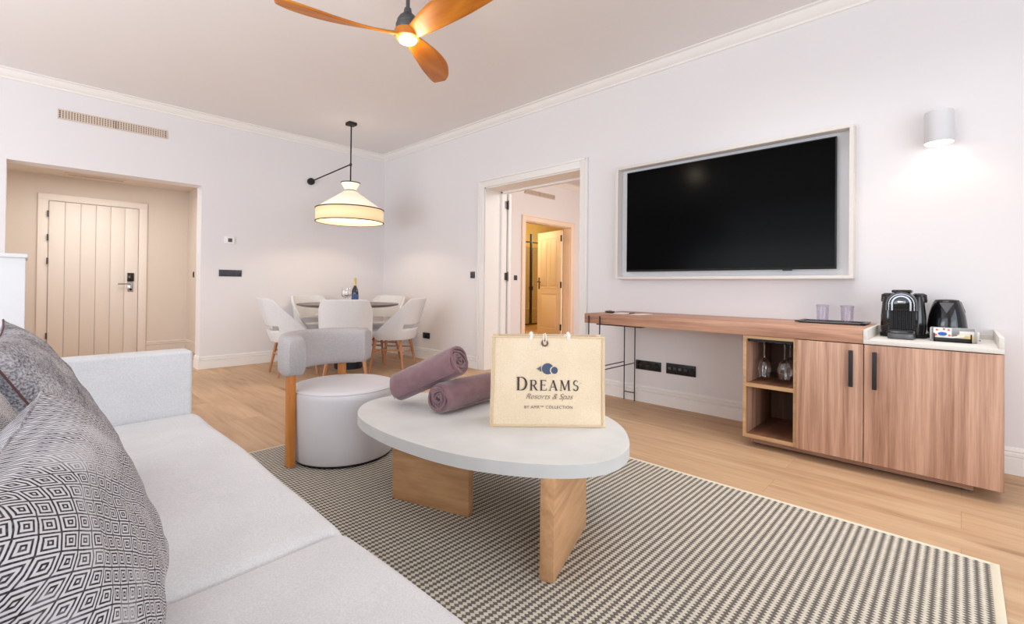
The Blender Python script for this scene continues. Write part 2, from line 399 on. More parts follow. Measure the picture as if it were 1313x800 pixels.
# crown: profile (offset from wall, z)
CP = [(0, ZC-.085), (.012, ZC-.082), (.016, ZC-.068), (.03, ZC-.06), (.055, ZC-.03), (.062, ZC-.014), (.085, ZC-.01), (.085, ZC), (0, ZC)]
def run(prof, p0, p1, nrm, name, mat='trim'):
    p0, p1, nrm = Vector(p0), Vector(p1), Vector(nrm)
    r = [[p+nrm*o+Vector((0, 0, z)) for o, z in prof] for p in (p0, p1)]
    return struct(MB().loft(r).build(name, M[mat], smooth=25))
run(CP, (-4.5, YW, 0), (XW, YW, 0), (0, -1, 0), 'trim_1')
run(CP, (XW, YW, 0), (XW, -4, 0), (-1, 0, 0), 'trim_2')
BP = [(0, 0), (.018, 0), (.018, .088), (.006, .094), (.015, .099), (.015, .114), (.005, .120), (.012, .127), (.007, .142), (0, .146)]
run(BP, (1.389, YW, 0), (XW, YW, 0), (0, -1, 0), 'baseboard_back')
run(BP, (-4.5, YW, 0), (-.138, YW, 0), (0, -1, 0), 'baseboard_back_left')
run(BP, (1.389, YW-.018, 0), (1.389, YW+.2, 0), (-1, 0, 0), 'baseboard_reveal')
run(BP, (XW, YW, 0), (XW, DY1+.085, 0), (-1, 0, 0), 'baseboard_right')
run(BP, (XW, DY0-.09, 0), (XW, -4, 0), (-1, 0, 0), 'baseboard_right_near')
# vestibule
VY, VX, VZ = 8.4, 1.68, 2.35
struct(MB().box((-.6, VY, 0), (VX+.1, VY+.1, VZ)).build('wall_vestibule_back', M['vest'], smooth=0))
struct(MB().box((VX, YW+.2, 0), (VX+.1, VY, VZ)).build('wall_vestibule_right', M['vest'], smooth=0))
struct(MB().box((-.6, YW+.2, 0), (-.5, VY, VZ)).build('wall_vestibule_left', M['vest'], smooth=0))
struct(MB().box((-.6, YW+.2, VZ), (VX+.1, VY+.1, VZ+.05)).build('ceiling_vestibule', M['vest'], smooth=0))
run(BP, (1.13, VY, 0), (VX, VY, 0), (0, -1, 0), 'baseboard_vestibule_back', 'vest')
run(BP, (VX, VY, 0), (VX, YW+.2, 0), (-1, 0, 0), 'baseboard_vestibule_right', 'vest')

# doorway casing in the right wall
def casing(y0, y1, ztop, x, w=.085, name='trim_3'):
    b = MB()
    for (a, c) in ((y0-w, y0), (y1, y1+w)):
        b.box((x-.02, a, 0), (x, c, ztop+w), .004)
    b.box((x-.02, y0, ztop), (x, y1, ztop+w), .004)
    # raised back band
    b.box((x-.034, y0-w-.006, 0), (x, y0-w+.016, ztop+w+.006), .004)
    b.box((x-.034, y1+w-.016, 0), (x, y1+w+.006, ztop+w+.006), .004)
    b.box((x-.034, y0-w, ztop+w-.016), (x, y1+w, ztop+w+.006), .004)
    return struct(b.build(name, M['trim']))
casing(DY0, DY1, DZ, XW, name='trim_3')
b = MB()   # jamb lining
b.box((XW, DY0, 0), (XJ+.01, DY0+.012, DZ)); b.box((XW, DY1-.012, 0), (XJ+.01, DY1, DZ)); b.box((XW, DY0, DZ-.012), (XJ+.01, DY1, DZ))
b.box((XJ-.09, DY1-.035, 0), (XJ-.05, DY1-.012, DZ-.012)); b.box((XJ-.09, DY0+.012, DZ-.035), (XJ-.05, DY1-.012, DZ-.012))
struct(b.build('trim_4', M['trim'], smooth=0))
# open leaf folded back against the far side of that wall
d = struct(MB().box((XJ+.03, DY1-.03, .01), (XJ+.075, DY1+.64, DZ-.02), .003).build('door_2', M['trim']))
for z in (.25, 1.11, 2.0-.01):
    b = MB().cyl((XJ+.02, DY1-.03, z-.05), (XJ+.02, DY1-.03, z+.05), .009, n=12).cyl((XJ+.02, DY1-.03, z-.06), (XJ+.02, DY1-.03, z+.06), .005, n=8)
    b.box((XJ-.02, DY1-.018, z-.045), (XJ+.02, DY1-.010, z+.045))
    b.build('hinge', M['steel'], d)

# other room beyond the doorway
IY, IX0, IX1, IZ = 5.4, 5.92, 7.2, 2.115
b = MB(); b.box((XJ, IY, 0), (IX0, IY+.15, ZC)); b.box((IX1, IY, 0), (10.6, IY+.15, ZC)); b.box((IX0, IY, IZ), (IX1, IY+.15, ZC))
struct(b.build('wall_bedroom_back', M['wall'], smooth=0))
struct(MB().box((9.4, -1.0, 0), (9.5, IY, ZC)).build('wall_bedroom_right', M['wall'], smooth=0))
struct(MB().box((4.1, -1.0, ZC-.01), (9.5, IY+.1, ZC+.05)).build('ceiling_bedroom', M['ceil'], smooth=0))
run([(o, z-.01) for o, z in CP], (XJ, IY, 0), (9.4, IY, 0), (0, -1, 0), 'trim_5')
run(BP, (XJ, IY, 0), (IX0-.09, IY, 0), (0, -1, 0), 'baseboard_bedroom')
b = MB()
for (a, c) in ((IX0-.09, IX0), (IX1, IX1+.09)): b.box((a, IY-.022, 0), (c, IY, IZ+.09), .004)
b.box((IX0, IY-.022, IZ), (IX1, IY, IZ+.09), .004)
b.box((IX0-.096, IY-.034, 0), (IX0-.078, IY, IZ+.096), .003); b.box((IX1+.078, IY-.034, 0), (IX1+.096, IY, IZ+.096), .003); b.box((IX0-.09, IY-.034, IZ+.078), (IX1+.09, IY, IZ+.096), .003)
b.box((IX0, IY, 0), (IX0+.012, IY+.15, IZ)); b.box((IX1-.012, IY, 0), (IX1, IY+.15, IZ)); b.box((IX0, IY, IZ-.012), (IX1, IY+.15, IZ))
struct(b.build('trim_6', plain('cream_casing', (240, 220, 200), .55, var=.01)))
# bathroom box
BY = 7.9
struct(MB().box((5.0, BY, 0), (10.6, BY+.1, 2.6)).build('wall_bathroom_back', M['bath'], smooth=0))
struct(MB().box((4.95, IY+.15, 0), (5.0, BY, 2.6)).build('wall_bathroom_left', M['bath'], smooth=0))
struct(MB().box((10.5, IY+.15, 0), (10.6, BY, 2.6)).build('wall_bathroom_right', M['bath'], smooth=0))
struct(MB().box((4.95, IY+.15, 2.6), (10.6, BY+.1, 2.65)).build('ceiling_bathroom', M['bath'], smooth=0))

# panelled door ajar into the bathroom (local: hinge at origin, leaf along +x, front face -y)
LW, LH = .80, 2.08
d = struct(MB().box((0, -.02, .01), (LW, .02, LH), .003).build('door_3', M['doorc'], loc=(IX1-.03, IY+.17, 0), rot=(0, 0, math.radians(75))))
def panel(x0, x1, z0, z1, y, sgn):
    b = MB()
    t = .018
    b.box((x0, y, z0), (x1, y+sgn*.004, z0+t), .002); b.box((x0, y, z1-t), (x1, y+sgn*.004, z1), .002)
    b.box((x0, y, z0), (x0+t, y+sgn*.004, z1), .002); b.box((x1-t, y, z0), (x1, y+sgn*.004, z1), .002)
    b.box((x0+.05, y, z0+.05), (x1-.05, y+sgn*.007, z1-.05), .006)
    return b
for y, sg in ((.02, 1), (-.02, -1)):
    for (x0, x1, z0, z1) in ((.1, .37, .95, 1.95), (.43, .70, .95, 1.95), (.1, .70, .14, .86)):
        panel(x0, x1, z0, z1, y, sg).build('panel', M['doorc'], d)
b = MB().box((LW-.075, .02, .93), (LW-.045, .028, 1.17), .002); b.cyl((LW-.06, .02, 1.08), (LW-.06, .07, 1.08), .01, n=12); b.tube([(LW-.06, .066, 1.08), (LW-.12, .066, 1.08), (LW-.17, .066, 1.07)], .009)
b.build('door_handle', M['blackm'], d)
for z in (.2, 1.02, 1.92): MB().cyl((-.004, .024, z-.06), (-.004, .024, z+.06), .016, n=12).build('hinge', M['blackm'], d)

# shower screen in the bathroom
s_ = thing('shower_screen', 'black framed glass shower screen behind the ajar bathroom door', 'shower screen', (7.86, 6.98, 0))
MB().box((-.022, -.022, .12), (.022, .022, 2.16), .003).build('post', M['blackm'], s_)
b = MB().box((-.75, -.015, 1.96), (.75, .015, 1.99), .003); b.box((-.75, -.015, .12), (.75, .015, .15), .003); b.box((-.02, -.05, .9), (.02, -.02, .98))
b.box((-.75, -.02, 0), (-.73, .02, 1.89)); b.box((.73, -.02, 0), (.75, .02, 1.89))
b.build('rail', M['blackm'], s_)
MB().box((-.73, -.004, .15), (.73, .004, 1.86)).build('glass_pane', M['glassd'], s_, smooth=0)
t = thing('ledge', 'narrow beige ledge along the bathroom wall behind the shower screen', 'ledge', (8.8, BY-.125, 0))
MB().box((-1.5, -.1, 0), (1.5, .12, .41), .004).build('ledge_body', M['bath'], t); MB().box((-1.5, -.12, .41), (1.5, .12, .44), .004).build('ledge_top', plain('ledge_top', (224, 204, 150), .5), t)
t = thing('soap_bottle', 'small pale soap bottle on the bathroom ledge', 'bottle', (8.72, BY-.14, .44))
MB().lathe([(.04, 0), (.045, .02), (.045, .14), (.02, .17), (.015, .18)], 16).build('bottle_body', M['paper'], t); MB().cyl((0, 0, .18), (0, 0, .22), .008).cyl((0, 0, .215), (-.04, 0, .215), .006).build('pump', M['black'], t)

# ------------------------------------------------------------------ entry door in the vestibule
X0, X1, Z1 = .19, 1.09, 2.02
px = [X0 + (X1-X0)*k/6 for k in range(7)]
b = MB()
for i in range(6): b.box((px[i]+.0015, VY-.05, .005), (px[i+1]-.0015, VY-.012, Z1-.004), .006)
b.box((X0, VY-.035, .005), (X1, VY-.01, Z1-.004))
d = struct(b.build('door_1', plain('entry_door_paint', (236, 228, 220), .45, var=.01)))
for z in (.3, 1.25, 1.55, 1.85): MB().cyl((X0-.008, VY-.055, z-.04), (X0-.008, VY-.055, z+.04), .009, n=10).build('hinge', M['steel'], d)
b = MB().box((X1-.12, VY-.075, 1.0), (X1-.045, VY-.05, 1.12), .008); b.build('card_reader', M['gloss'], d)
b = MB().box((X1-.115, VY-.06, .86), (X1-.05, VY-.05, .99), .004).cyl((X1-.08, VY-.06, .965), (X1-.08, VY-.1, .965), .01, n=12)
b.tube([(X1-.08, VY-.1, .965), (X1-.16, VY-.1, .967), (X1-.22, VY-.1, .965)], .01); b.build('door_handle', M['chrome'], d)
MB().cyl((X1-.08, VY-.061, .89), (X1-.08, VY-.066, .89), .016, n=16).build('keyhole', M['black'], d)
b = MB()
b.box((X0-.1, VY-.03, 0), (X0-.004, VY, Z1+.09), .005); b.box((X1+.004, VY-.03, 0), (X1+.1, VY, Z1+.09), .005); b.box((X0-.1, VY-.031, Z1+.003), (X1+.1, VY, Z1+.09), .005)
b.box((X0-.004, VY-.008, 0), (X1+.004, VY, Z1+.003))
struct(b.build('trim_7', plain('entry_frame_paint', (240, 232, 224), .5, var=.01)))
MB_ = MB().box((X0-.005, VY-.04, 0), (X1+.005, VY, .006)); struct(MB_.build('trim_8', M['brownpipe'], smooth=0))

# ------------------------------------------------------------------ vents, plates, thermostat
def vent(loc, L, H, axis, label, gm, cells=28):
    t = thing('air_vent', label, 'vent', loc)
    u = Vector((1, 0, 0)); 
    MB().box((-L/2, .0, -H/2), (L/2, .004, H/2)).build('backing', M['hole'], t, smooth=0)
    for s0, s1 in ((-L/2, -.010), (.010, L/2)):
        b = MB(); n = cells//2
        b.box((s0-.006, -.006, H/2-.004), (s1+.006, .004, H/2+.008)); b.box((s0-.006, -.006, -H/2-.008), (s1+.006, .004, -H/2+.004))
        b.box((s0-.006, -.006, -H/2), (s0+.003, .004, H/2)); b.box((s1-.003, -.006, -H/2), (s1+.006, .004, H/2))
        for k in range(1, n):
            x = s0+(s1-s0)*k/n; b.box((x-.0065, -.004, -H/2), (x+.0065, .003, H/2))
        for k in range(1, 4):
            z = -H/2+H*k/4; b.box((s0, -.005, z-.003), (s1, .003, z+.003))
        b.build('grille', M[gm], t, smooth=0)
    return t
vent((.624, YW-.005, 2.617), .85, .078, 0, 'long perforated air vent on the back wall above the entry alcove', 'grille', 40)
vent((6.3, IY-.005, 2.62), .82, .07, 0, 'small cream air vent above the bathroom doorway in the next room', 'grille', 30)
t = thing('air_diffuser', 'slim white strip diffuser set in the entry alcove ceiling', 'vent', (.62, 8.1, VZ-.001))
MB().box((-.3, -.06, -.012), (.3, .06, 0), .003).build('frame', M['vest'], t); MB().box((-.27, -.035, -.014), (.27, .035, -.010)).build('slot', plain('slot_tan', (190, 166, 142), .8), t)

def plate(name, label, cat, loc, w, h, rz, n, mat='navy', dots=False, rmat='black'):
    """wall plate: local x along the wall, -y out of the wall"""
    t = thing(name, label, cat, loc, rz)
    MB().box((-w/2, -.010, -h/2), (w/2, 0, h/2), .002).build('plate', M[mat], t)
    for k in range(n):
        x = -w/2+w*(k+.5)/n; s = min(w/n, h)*.76
        if dots:
            MB().cyl((x, -.012, 0), (x, -.009, 0), s*.5, n=24).build('socket_ring', M['gloss'], t)
            MB().cyl((x-.009, -.0135, 0), (x-.009, -.011, 0), .0028, n=8).cyl((x+.009, -.0135, 0), (x+.009, -.011, 0), .0028, n=8).build('pin_hole', M['steel'], t)
        else:
            MB().box((x-s/2, -.0125, -s/2), (x+s/2, -.009, s/2), .0015).build('switch_key', M[rmat], t)
    return t
RW = -PI/2   # plates on the right wall: local -y -> world -x
plate('light_switch', 'triple dark grey switch plate on the back wall under the thermostat', 'switch', (1.692, YW, 1.112), .24, .078, 0, 3, rmat='navy')
plate('light_switch', 'single dark switch on the right wall left of the tall doorway', 'switch', (XW, 4.262, 1.122), .075, .078, RW, 1, rmat='navy')
plate('wall_socket', 'black socket plate low on the right wall behind the dining chairs', 'socket', (XW, 5.19, .315), .15, .078, RW, 2, 'black', True)
plate('wall_socket', 'left black triple socket plate on the wall under the console', 'socket', (XW, 1.955, .318), .235, .08, RW, 3, 'black', True)
t = plate('wall_socket', 'right black data and socket plate on the wall under the console', 'socket', (XW, 1.665, .32), .25, .088, RW, 0, 'black', True)
for k in range(4):
    x = -.095+.045*k; MB().box((x-.012, -.013, -.008), (x+.012, -.009, .012), .001).build('port', M['steel' if k in (0, 2) else 'navy'], t)
MB().cyl((.092, -.012, 0), (.092, -.009, 0), .027, n=20).build('socket_ring', M['gloss'], t)
plate('light_switch', 'small dark switch inside the next room beside the bathroom casing', 'switch', (5.69, IY, 1.13), .075, .08, 0, 1, rmat='navy')
plate('light_switch', 'small black switch on the side wall of the entry alcove', 'switch', (VX, 8.0, 1.11), .05, .08, RW, 1, 'black')
t = thing('thermostat', 'small white thermostat with a grey display on the back wall', 'thermostat', (1.677, YW, 1.505))
MB().box((-.055, -.016, -.04), (.055, 0, .04), .004).build('housing', M['thermo'], t); MB().box((-.018, -.018, -.022), (.026, -.015, .022), .001).build('display', M['steel'], t)

# ------------------------------------------------------------------ wall mounted TV and its frame
FX = XW-.09
t = thing('tv_surround_frame', 'shallow white box frame around the television on the right wall', 'frame', (XW, 1.37, 1.565))
y0, y1, z0, z1 = -.868, .868, -.5, .495
b = MB(); th = .022
b.box((-.09, y0, z0), (-.001, y1, z0+th), .001); b.box((-.09, y0, z1-th), (-.001, y1, z1), .001)
b.box((-.0895, y0+.0002, z0+th), (-.001, y0+th, z1-th)); b.box((-.0895, y1-th, z0+th), (-.001, y1-.0002, z1-th))
b.build('border', M['pvc'], t); MB().box((-.012, y0+th, z0+th), (-.001, y1-th, z1-th)).build('back_panel', plain('frame_back', (218, 218, 222), .6, var=.01), t)
t = thing('television', 'large flat black television inside the white wall frame', 'television', (3.69, 1.372, 1.131))
MB().box((0, -.775, 0), (.022, .775, .876), .003).build('housing', M['bezel'], t)
MB().box((-.0015, -.767, .016), (.002, .767, .868)).build('screen', M['screen'], t, smooth=0)
MB().box((.02, -.3, .2), (.042, .3, .6)).build('wall_mount', M['black'], t)
MB().box((-.004, -.52, -.008), (.01, -.46, .004), .002).build('sensor', M['black'], t)

# sconce
t = thing('wall_sconce', 'white cylinder wall sconce glowing downwards above the cabinet', 'wall lamp', (XW-.085, .10, 1.852))
MB().lathe([(.066, 0), (.067, .004), (.067, .168), (.063, .181), (.05, .189), (.03, .192), (.006, .193)], 48).build('shade', plain('sconce_white', (206, 206, 210), .4, var=.01), t)
MB().cyl((0, 0, -.004), (0, 0, .001), .062, n=40).build('diffuser', glow('sconce_glow', (255, 240, 220), 5), t)
MB().box((.05, -.04, .03), (.0845, .04, .18), .004).build('bracket', M['thermo'], t)

# ------------------------------------------------------------------ console + cabinet
CX = 3.17
t = thing('sideboard_cabinet', 'walnut cabinet with open niche, two doors and black bar handles', 'cabinet', (CX, 0, 0))
ya, yb, yn = -.143, 1.003, .722     # right end, left end, niche/door boundary
D = XW-.02-CX
b = MB()
b.box((.002, yn-.018, .062), (D, yn, .70)); b.box((.002, yb-.02, .06), (D, yb, .70), .001); b.box((.004, ya, .06), (D, ya+.02, .70), .001)
b.box((.004, ya+.02, .06), (D, yn-.018, .08)); 
b.build('carcass', M['walnutv'], t)
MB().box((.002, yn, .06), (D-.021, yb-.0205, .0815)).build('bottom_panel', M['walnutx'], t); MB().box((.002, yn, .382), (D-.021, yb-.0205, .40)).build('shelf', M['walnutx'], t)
b = MB(); b.box((-.002, yn-.018, .06), (.006, yn, .70)); b.box((-.002, yb-.02, .06), (.006, yb, .70)); b.box((-.002, yn, .06), (.004, yb-.02, .082)); b.box((-.002, yn, .379), (.004, yb-.02, .403)); b.box((-.002, yn, .682), (.02, yb-.02, .70))
b.build('edge_band', M['edge'], t)
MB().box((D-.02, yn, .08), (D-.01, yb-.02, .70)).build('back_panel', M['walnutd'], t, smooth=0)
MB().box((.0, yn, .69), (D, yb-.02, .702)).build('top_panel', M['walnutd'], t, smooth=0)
for (a, c, h) in ((.386, yn-.02, .438), (ya, .382, .335)):
    dr = MB().box((-.018, a, .062), (0, c, .699), .0012).build('door', M['walnutv'], t)
    b = MB(); b.box((-.045, h-.010, .465), (-.036, h+.010, .665), .002); b.box((-.037, h-.006, .475), (-.017, h+.006, .49)); b.box((-.037, h-.006, .64), (-.017, h+.006, .655))
    b.build('handle', M['blackm'], dr)
MB().box((.08, ya+.1, .012), (D-.02, yb-.02, .062)).build('plinth', M['walnuth'], t)
for yy in (ya+.13, .35, .95): MB().cyl((.11, yy, 0), (.11, yy, .014), .018, n=14).build('foot', M['steel'], t)

t = thing('console_desk', 'long walnut console desktop reaching from the doorway to the cabinet', 'desk', (CX, 0, 0))
MB().box((-.018, .387, .7035), (XW-.001-CX, 2.212, .78), .0015).build('desktop', M['walnuth'], t)
MB().box((.06, 1.75, .688), (.35, 2.15, .703), .001).build('drawer_tray', M['black'], t)
r = .0048
for ydx in (2.165, 2.062):
    MB().cyl((-.025, ydx, 0), (-.025, ydx, .765), r, n=10).build('leg', M['blackm'], t)
    MB().cyl((.53, ydx, 0), (.53, ydx, .70), r, n=10).build('leg', M['blackm'], t)
b = MB()
for ydx in (2.165, 2.062): b.cyl((-.025, ydx, .334), (.53, ydx, .334), r*.9, n=8)
for x in (-.025, .53): b.cyl((x, 2.165, .072), (x, 2.062, .072), r*.9, n=8)
b.build('stretcher', M['blackm'], t)

t = thing('cabinet_worktop', 'pale grey tray worktop with raised sides on the cabinet', 'worktop', (CX, .1215, .7035))
w = .2645
b = MB().box((-.02, -w, 0), (XW-.001-CX, w, .022), .0015)
b.build('tray_base', M['worktop'], t)
b = MB(); b.box((-.02, -w, .02), (XW-.001-CX, -w+.018, .0765), .001); b.box((-.02, w-.018, .02), (XW-.001-CX, w, .0765), .001); b.box((XW-.02-CX, -w+.018, .02), (XW-.001-CX, w-.018, .05), .001)
b.build('side_wall', M['worktop'], t)
ZT = .7265

# ------------------------------------------------------------------ coffee machine
t = thing('coffee_machine', 'black coffee capsule machine with chrome arch on the worktop', 'coffee machine', (3.40, .245, ZT))
b = MB()
b.box((.02, -.06, 0), (.27, .06, .05), .012)
b.box((.05, -.058, .04), (.27, .058, .20), .012)
b.build('body', M['gloss'], t)
def arch(w, h0, h1, n=16):
    p = [(-w, h0)]
    for i in range(n+1):
        a = PI-PI*i/n; p.append((w*math.cos(a), h1-w*1.0+w*1.05*math.sin(a)))
    p.append((w, h0)); return p
mt = Matrix(((0, 0, 1, 0), (1, 0, 0, 0), (0, 1, 0, 0), (0, 0, 0, 1)))   # prism xy->(y,z), z->x
b = MB().prism(arch(.068, .155, .258), -.005, .22, mat=mt, bev=.006); b.build('brew_head', M['gloss'], t)
def archband(w, wi, h0, h1, x0, x1):
    b = MB(); o = arch(w, h0, h1); i_ = arch(wi, h0, h1-(w-wi))
    ro = [(x0, a, c) for a, c in o]; ri = [(x0, a, c) for a, c in i_]; r2 = [(x1, a, c) for a, c in i_]; r3 = [(x1, a, c) for a, c in o]
    return b.loft([ro, ri, r2, r3, ro], cap=False, closed=False)
archband(.069, .062, .155, .256, -.010, -.004).build('chrome_trim', M['fang'], t)
archband(.044, .036, .155, .238, -.012, -.004).build('chrome_trim', M['chrome'], t)
archband(.057, .053, .155, .247, -.008, -.004).build('chrome_trim', M['chrome'], t)
b = MB().box((-.010, -.018, .195), (-.004, .018, .21), .002); b.build('button_panel', M['chrome'], t)
b = MB().box((.0, -.045, .254), (.12, .045, .272), .008); b.build('lever', M['gloss'], t)
b = MB()
for k in range(13):
    y = -.052+.104*k/12; b.box((.045, y-.003, .045), (.052, y+.003, .155))
b.box((.05, -.058, .04), (.056, .058, .158)); b.build('ribbed_front', M['black'], t)
b = MB().prism([(-.055, -.06), (-.035, -.075), (.035, -.075), (.055, -.06), (.06, .04), (-.06, .04)], 0, .03, mat=Matrix.Rotation(-PI/2, 4, 'Z') @ Matrix.Translation((0, 0, 0)), bev=.003)
b.build('drip_tray', M['steel'], t)
for s in (-1, 1):
    b = MB().lathe([(.036, .02), (.042, .05), (.041, .12), (.034, .20), (.028, .232)], 24, mat=Matrix.Translation((.10, s*.060, 0)))
    b.build('side_tank', M['gloss'], t)
    MB().lathe([(.034, .20), (.036, .208), (.034, .243), (.02, .252)], 24, mat=Matrix.Translation((.14, s*.068, 0))).build('tank_lid', M['black'], t)
    MB().lathe([(.043, 0), (.045, .02), (.03, .03)], 24, mat=Matrix.Translation((.12, s*.063, 0))).build('tank_base', M['black'], t)

# kettle
t = thing('electric_kettle', 'tapered glossy black kettle near the wall on the worktop', 'kettle', (3.60, .062, ZT))
MB().lathe([(.078, .0), (.084, .006), (.084, .022), (.078, .026)], 40).build('power_base', M['black'], t)
MB().lathe([(.076, .024), (.084, .04), (.086, .07), (.078, .13), (.064, .185), (.057, .205), (.054, .21)], 48).build('body', M['gloss'], t)
MB().lathe([(.054, .208), (.050, .216), (.03, .22), (.0, .221)], 40, cap1=False).build('lid', M['black'], t)
b = MB(); b.prism([(-.03, 0), (.03, 0), (0, -.06)], 0, .012, mat=Matrix.Translation((-.073, 0, .2)) @ Matrix(((0, 0, -1, 0), (1, 0, 0, 0), (0, 1, 0, 0), (0, 0, 0, 1))) @ Matrix.Rotation(math.radians(-11), 4, 'X'), bev=.002)
b.build('spout', M['steel'], t)
MB().tube([(.05, -.02, .205), (.085, -.05, .2), (.10, -.065, .15), (.10, -.062, .09), (.085, -.04, .05)], .011, 10).build('handle', M['black'], t)

# tea caddy and packets
t = thing('tea_caddy', 'grey and black caddy of sachets in front of the kettle', 'caddy', (3.37, .035, ZT))
b = MB(); b.box((.0, -.088, 0), (.10, .088, .006)); b.box((.0, .082, 0), (.10, .09, .070), .002); b.box((.0, -.09, 0), (.10, -.082, .070), .002); b.box((.094, -.088, 0), (.10, .088, .070), .002)
b.build('holder', M['caddy'], t)
b = MB(); b.box((-.012, -.072, 0), (-.006, .075, .022), .001); b.box((-.012, -.072, .0), (-.006, -.066, .045), .001); b.box((-.012, .069, 0), (-.006, .075, .045), .001); b.box((-.012, -.072, 0), (.06, .075, .004))
b.build('front_tray', M['black'], t)
t = thing('snack_packet', 'orange and white snack packet with blue oval in the caddy', 'packet', (3.366, .075, ZT+.007), rot=(0, math.radians(14), 0))
MB().box((-.002, -.036, 0), (.008, .036, .066), .003).build('wrapper', M['paper'], t)
b = MB()
for (y, z) in ((-.022, .008), (-.024, .056), (.022, .055), (.024, .01), (-.006, .059), (.026, .028), (-.027, .028), (.006, .006)): b.cyl((-.0035, y, z), (-.0015, y, z), .0055, n=9)
b.build('dot_print', M['orange'], t)
b = MB().lathe([(.018, -.001), (.018, .001)], 24, sx=1, sy=.55, mat=Matrix.Translation((-.0035, 0, .034)) @ Matrix(((0, 0, 1, 0), (1, 0, 0, 0), (0, 1, 0, 0), (0, 0, 0, 1))))
b.build('oval_print', M['pblue'], t)
t = thing('tea_sachet', 'cream tea sachet nearest the front of the caddy', 'sachet', (3.385, -.012, ZT+.006), rot=(0, math.radians(25), 0), group=None)
MB().box((0, -.045, 0), (.005, .03, .038), .002).build('envelope', M['tea'], t); MB().box((-.001, -.03, .006), (0, .005, .03)).build('label_print', M['foil'], t)
t = thing('tea_sachet', 'white paper sachet standing behind the cream one in the caddy', 'sachet', (3.415, -.02, ZT+.007), rot=(0, math.radians(12), 0))
MB().box((0, -.045, 0), (.005, .03, .05), .002).build('envelope', M['paper'], t)
t = thing('sugar_stick', 'white paper stick lying across the front of the caddy', 'sachet', (3.359, .03, ZT+.026), rot=(math.radians(-12), 0, 0))
MB().box((0, -.04, -.004), (.004, .03, .004), .002).build('stick_paper', M['paper'], t)
# small knob/dot on worktop
t = thing('cable_grommet', 'tiny dark grommet in the worktop right of the caddy', 'grommet', (3.56, -.06, ZT-.0005)); MB().cyl((0, 0, 0), (0, 0, .004), .012, n=16).build('grommet_ring', M['black'], t)

# glass tray + tumblers
t = thing('serving_tray', 'flat black tray under two tumblers on the console', 'tray', (3.585, .60, .7805))
b = MB().box((-.10, -.165, 0), (.10, .165, .006), .002); b.build('tray_base', M['black'], t)
b = MB(); 
for (a, c) in (((-.118, -.185, .006), (-.095, .185, .012)), ((.095, -.185, .006), (.118, .185, .012)), ((-.118, -.185, .006), (.118, -.16, .012)), ((-.118, .16, .006), (.118, .185, .012))): b.box(a, c, .001)
b.build('rim', M['steel'], t)
def tumbler(loc, label):
    t = thing('glass_tumbler', label, 'glass', loc)
    MB().lathe([(.030, 0), (.034, .105), (.035, .107), (.0355, .105), (.0315, .004), (.0, .010)], 32, cap0=True, cap1=False).build('tumbler_body', M['glasst'], t)
    MB().lathe([(.0335, .098), (.0362, .1), (.0362, .108), (.0335, .108)], 32, cap0=False, cap1=False).build('rim', plain('glass_rim', (176, 172, 184), .2), t)
tumbler((3.60, .655, .7868), 'left glass tumbler on the black tray'); tumbler((3.58, .52, .7868), 'right glass tumbler on the black tray')

# remote, notepad, pen, card on console
t = thing('remote_control', 'black oval remote control at the left end of the console', 'remote', (3.40, 2.13, .7805), math.radians(60))
MB().lathe([(.055, 0), (.062, .006), (.06, .014), (.03, .018)], 32, sx=1, sy=.55).build('housing', M['gloss'], t)
b = MB(); [b.cyl((x, y, .017), (x, y, .019), .005, n=10) for x in (-.02, 0, .02) for y in (-.008, .008)]; b.build('buttons', M['steel'], t)
t = thing('notepad', 'white notepad lying on the console beside the remote', 'notepad', (3.37, 1.99, .7805), math.radians(5)); MB().box((-.07, -.05, 0), (.07, .05, .004)).build('pages', M['paper'], t, smooth=0)
t = thing('leaflet', 'white leaflet under the pen on the console', 'leaflet', (3.38, 1.83, .7805), math.radians(-8)); MB().box((-.09, -.045, 0), (.09, .045, .002)).build('sheet', M['paper'], t, smooth=0)
t = thing('pen', 'black pen resting between notepad and leaflet', 'pen', (3.36, 1.90, .7885), math.radians(14)); MB().cyl((-.07, 0, 0), (.06, 0, 0), .0045, n=10).cyl((.06, 0, 0), (.075, 0, 0), .0045, .001, n=10).build('barrel', M['black'], t); MB().box((-.07, .003, .003), (-.02, .006, .006)).build('clip', M['chrome'], t)

# glass rack and hanging wine glasses
t = thing('glass_rack', 'black metal rack under the niche top holding wine glasses', 'rack', (CX, .853, .662))
b = MB()
for y in (-.122, -.085, -.018, .018, .085, .122): b.box((.02, y-.004, .0), (.42, y+.004, .006))
b.box((.02, -.126, .0), (.03, .126, .026)); b.box((.41, -.126, 0), (.42, .126, .026)); b.box((.02, -.126, .02), (.42, .126, .027)); b.build('rails', M['black'], t, smooth=0)
def wineglass(loc, label, s=1, rot=None):
    t = thing('wine_glass', label, 'glass', loc, rot=rot)
    MB().lathe([(.0, .212), (.022, .207), (.033, .18), (.040, .14), (.0385, .10), (.034, .0), (.0325, .0), (.037, .10), (.0385, .14), (.031, .178), (.0, .202)], 32, cap0=False, cap1=False,
               mat=Matrix.Scale(s, 4)).build('bowl', M['glass'], t) if False else None
    # upside-down: rim at z=0, foot at top
    k = s
    MB().lathe([(.031*k, 0), (.040*k, .045*k), (.041*k, .065*k), (.034*k, .10*k), (.016*k, .122*k), (.006*k, .13*k), (.0, .13*k)], 32, cap0=False, cap1=False).build('bowl', M['glass'], t)
    MB().lathe([(.006*k, .127*k), (.0045*k, .15*k), (.0045*k, .215*k), (.008*k, .228*k)], 14).build('stem', M['glass'], t)
    MB().lathe([(.008*k, .228*k), (.034*k, .236*k), (.035*k, .238*k), (.0, .240*k)], 28, cap1=False).build('foot', M['glass'], t)
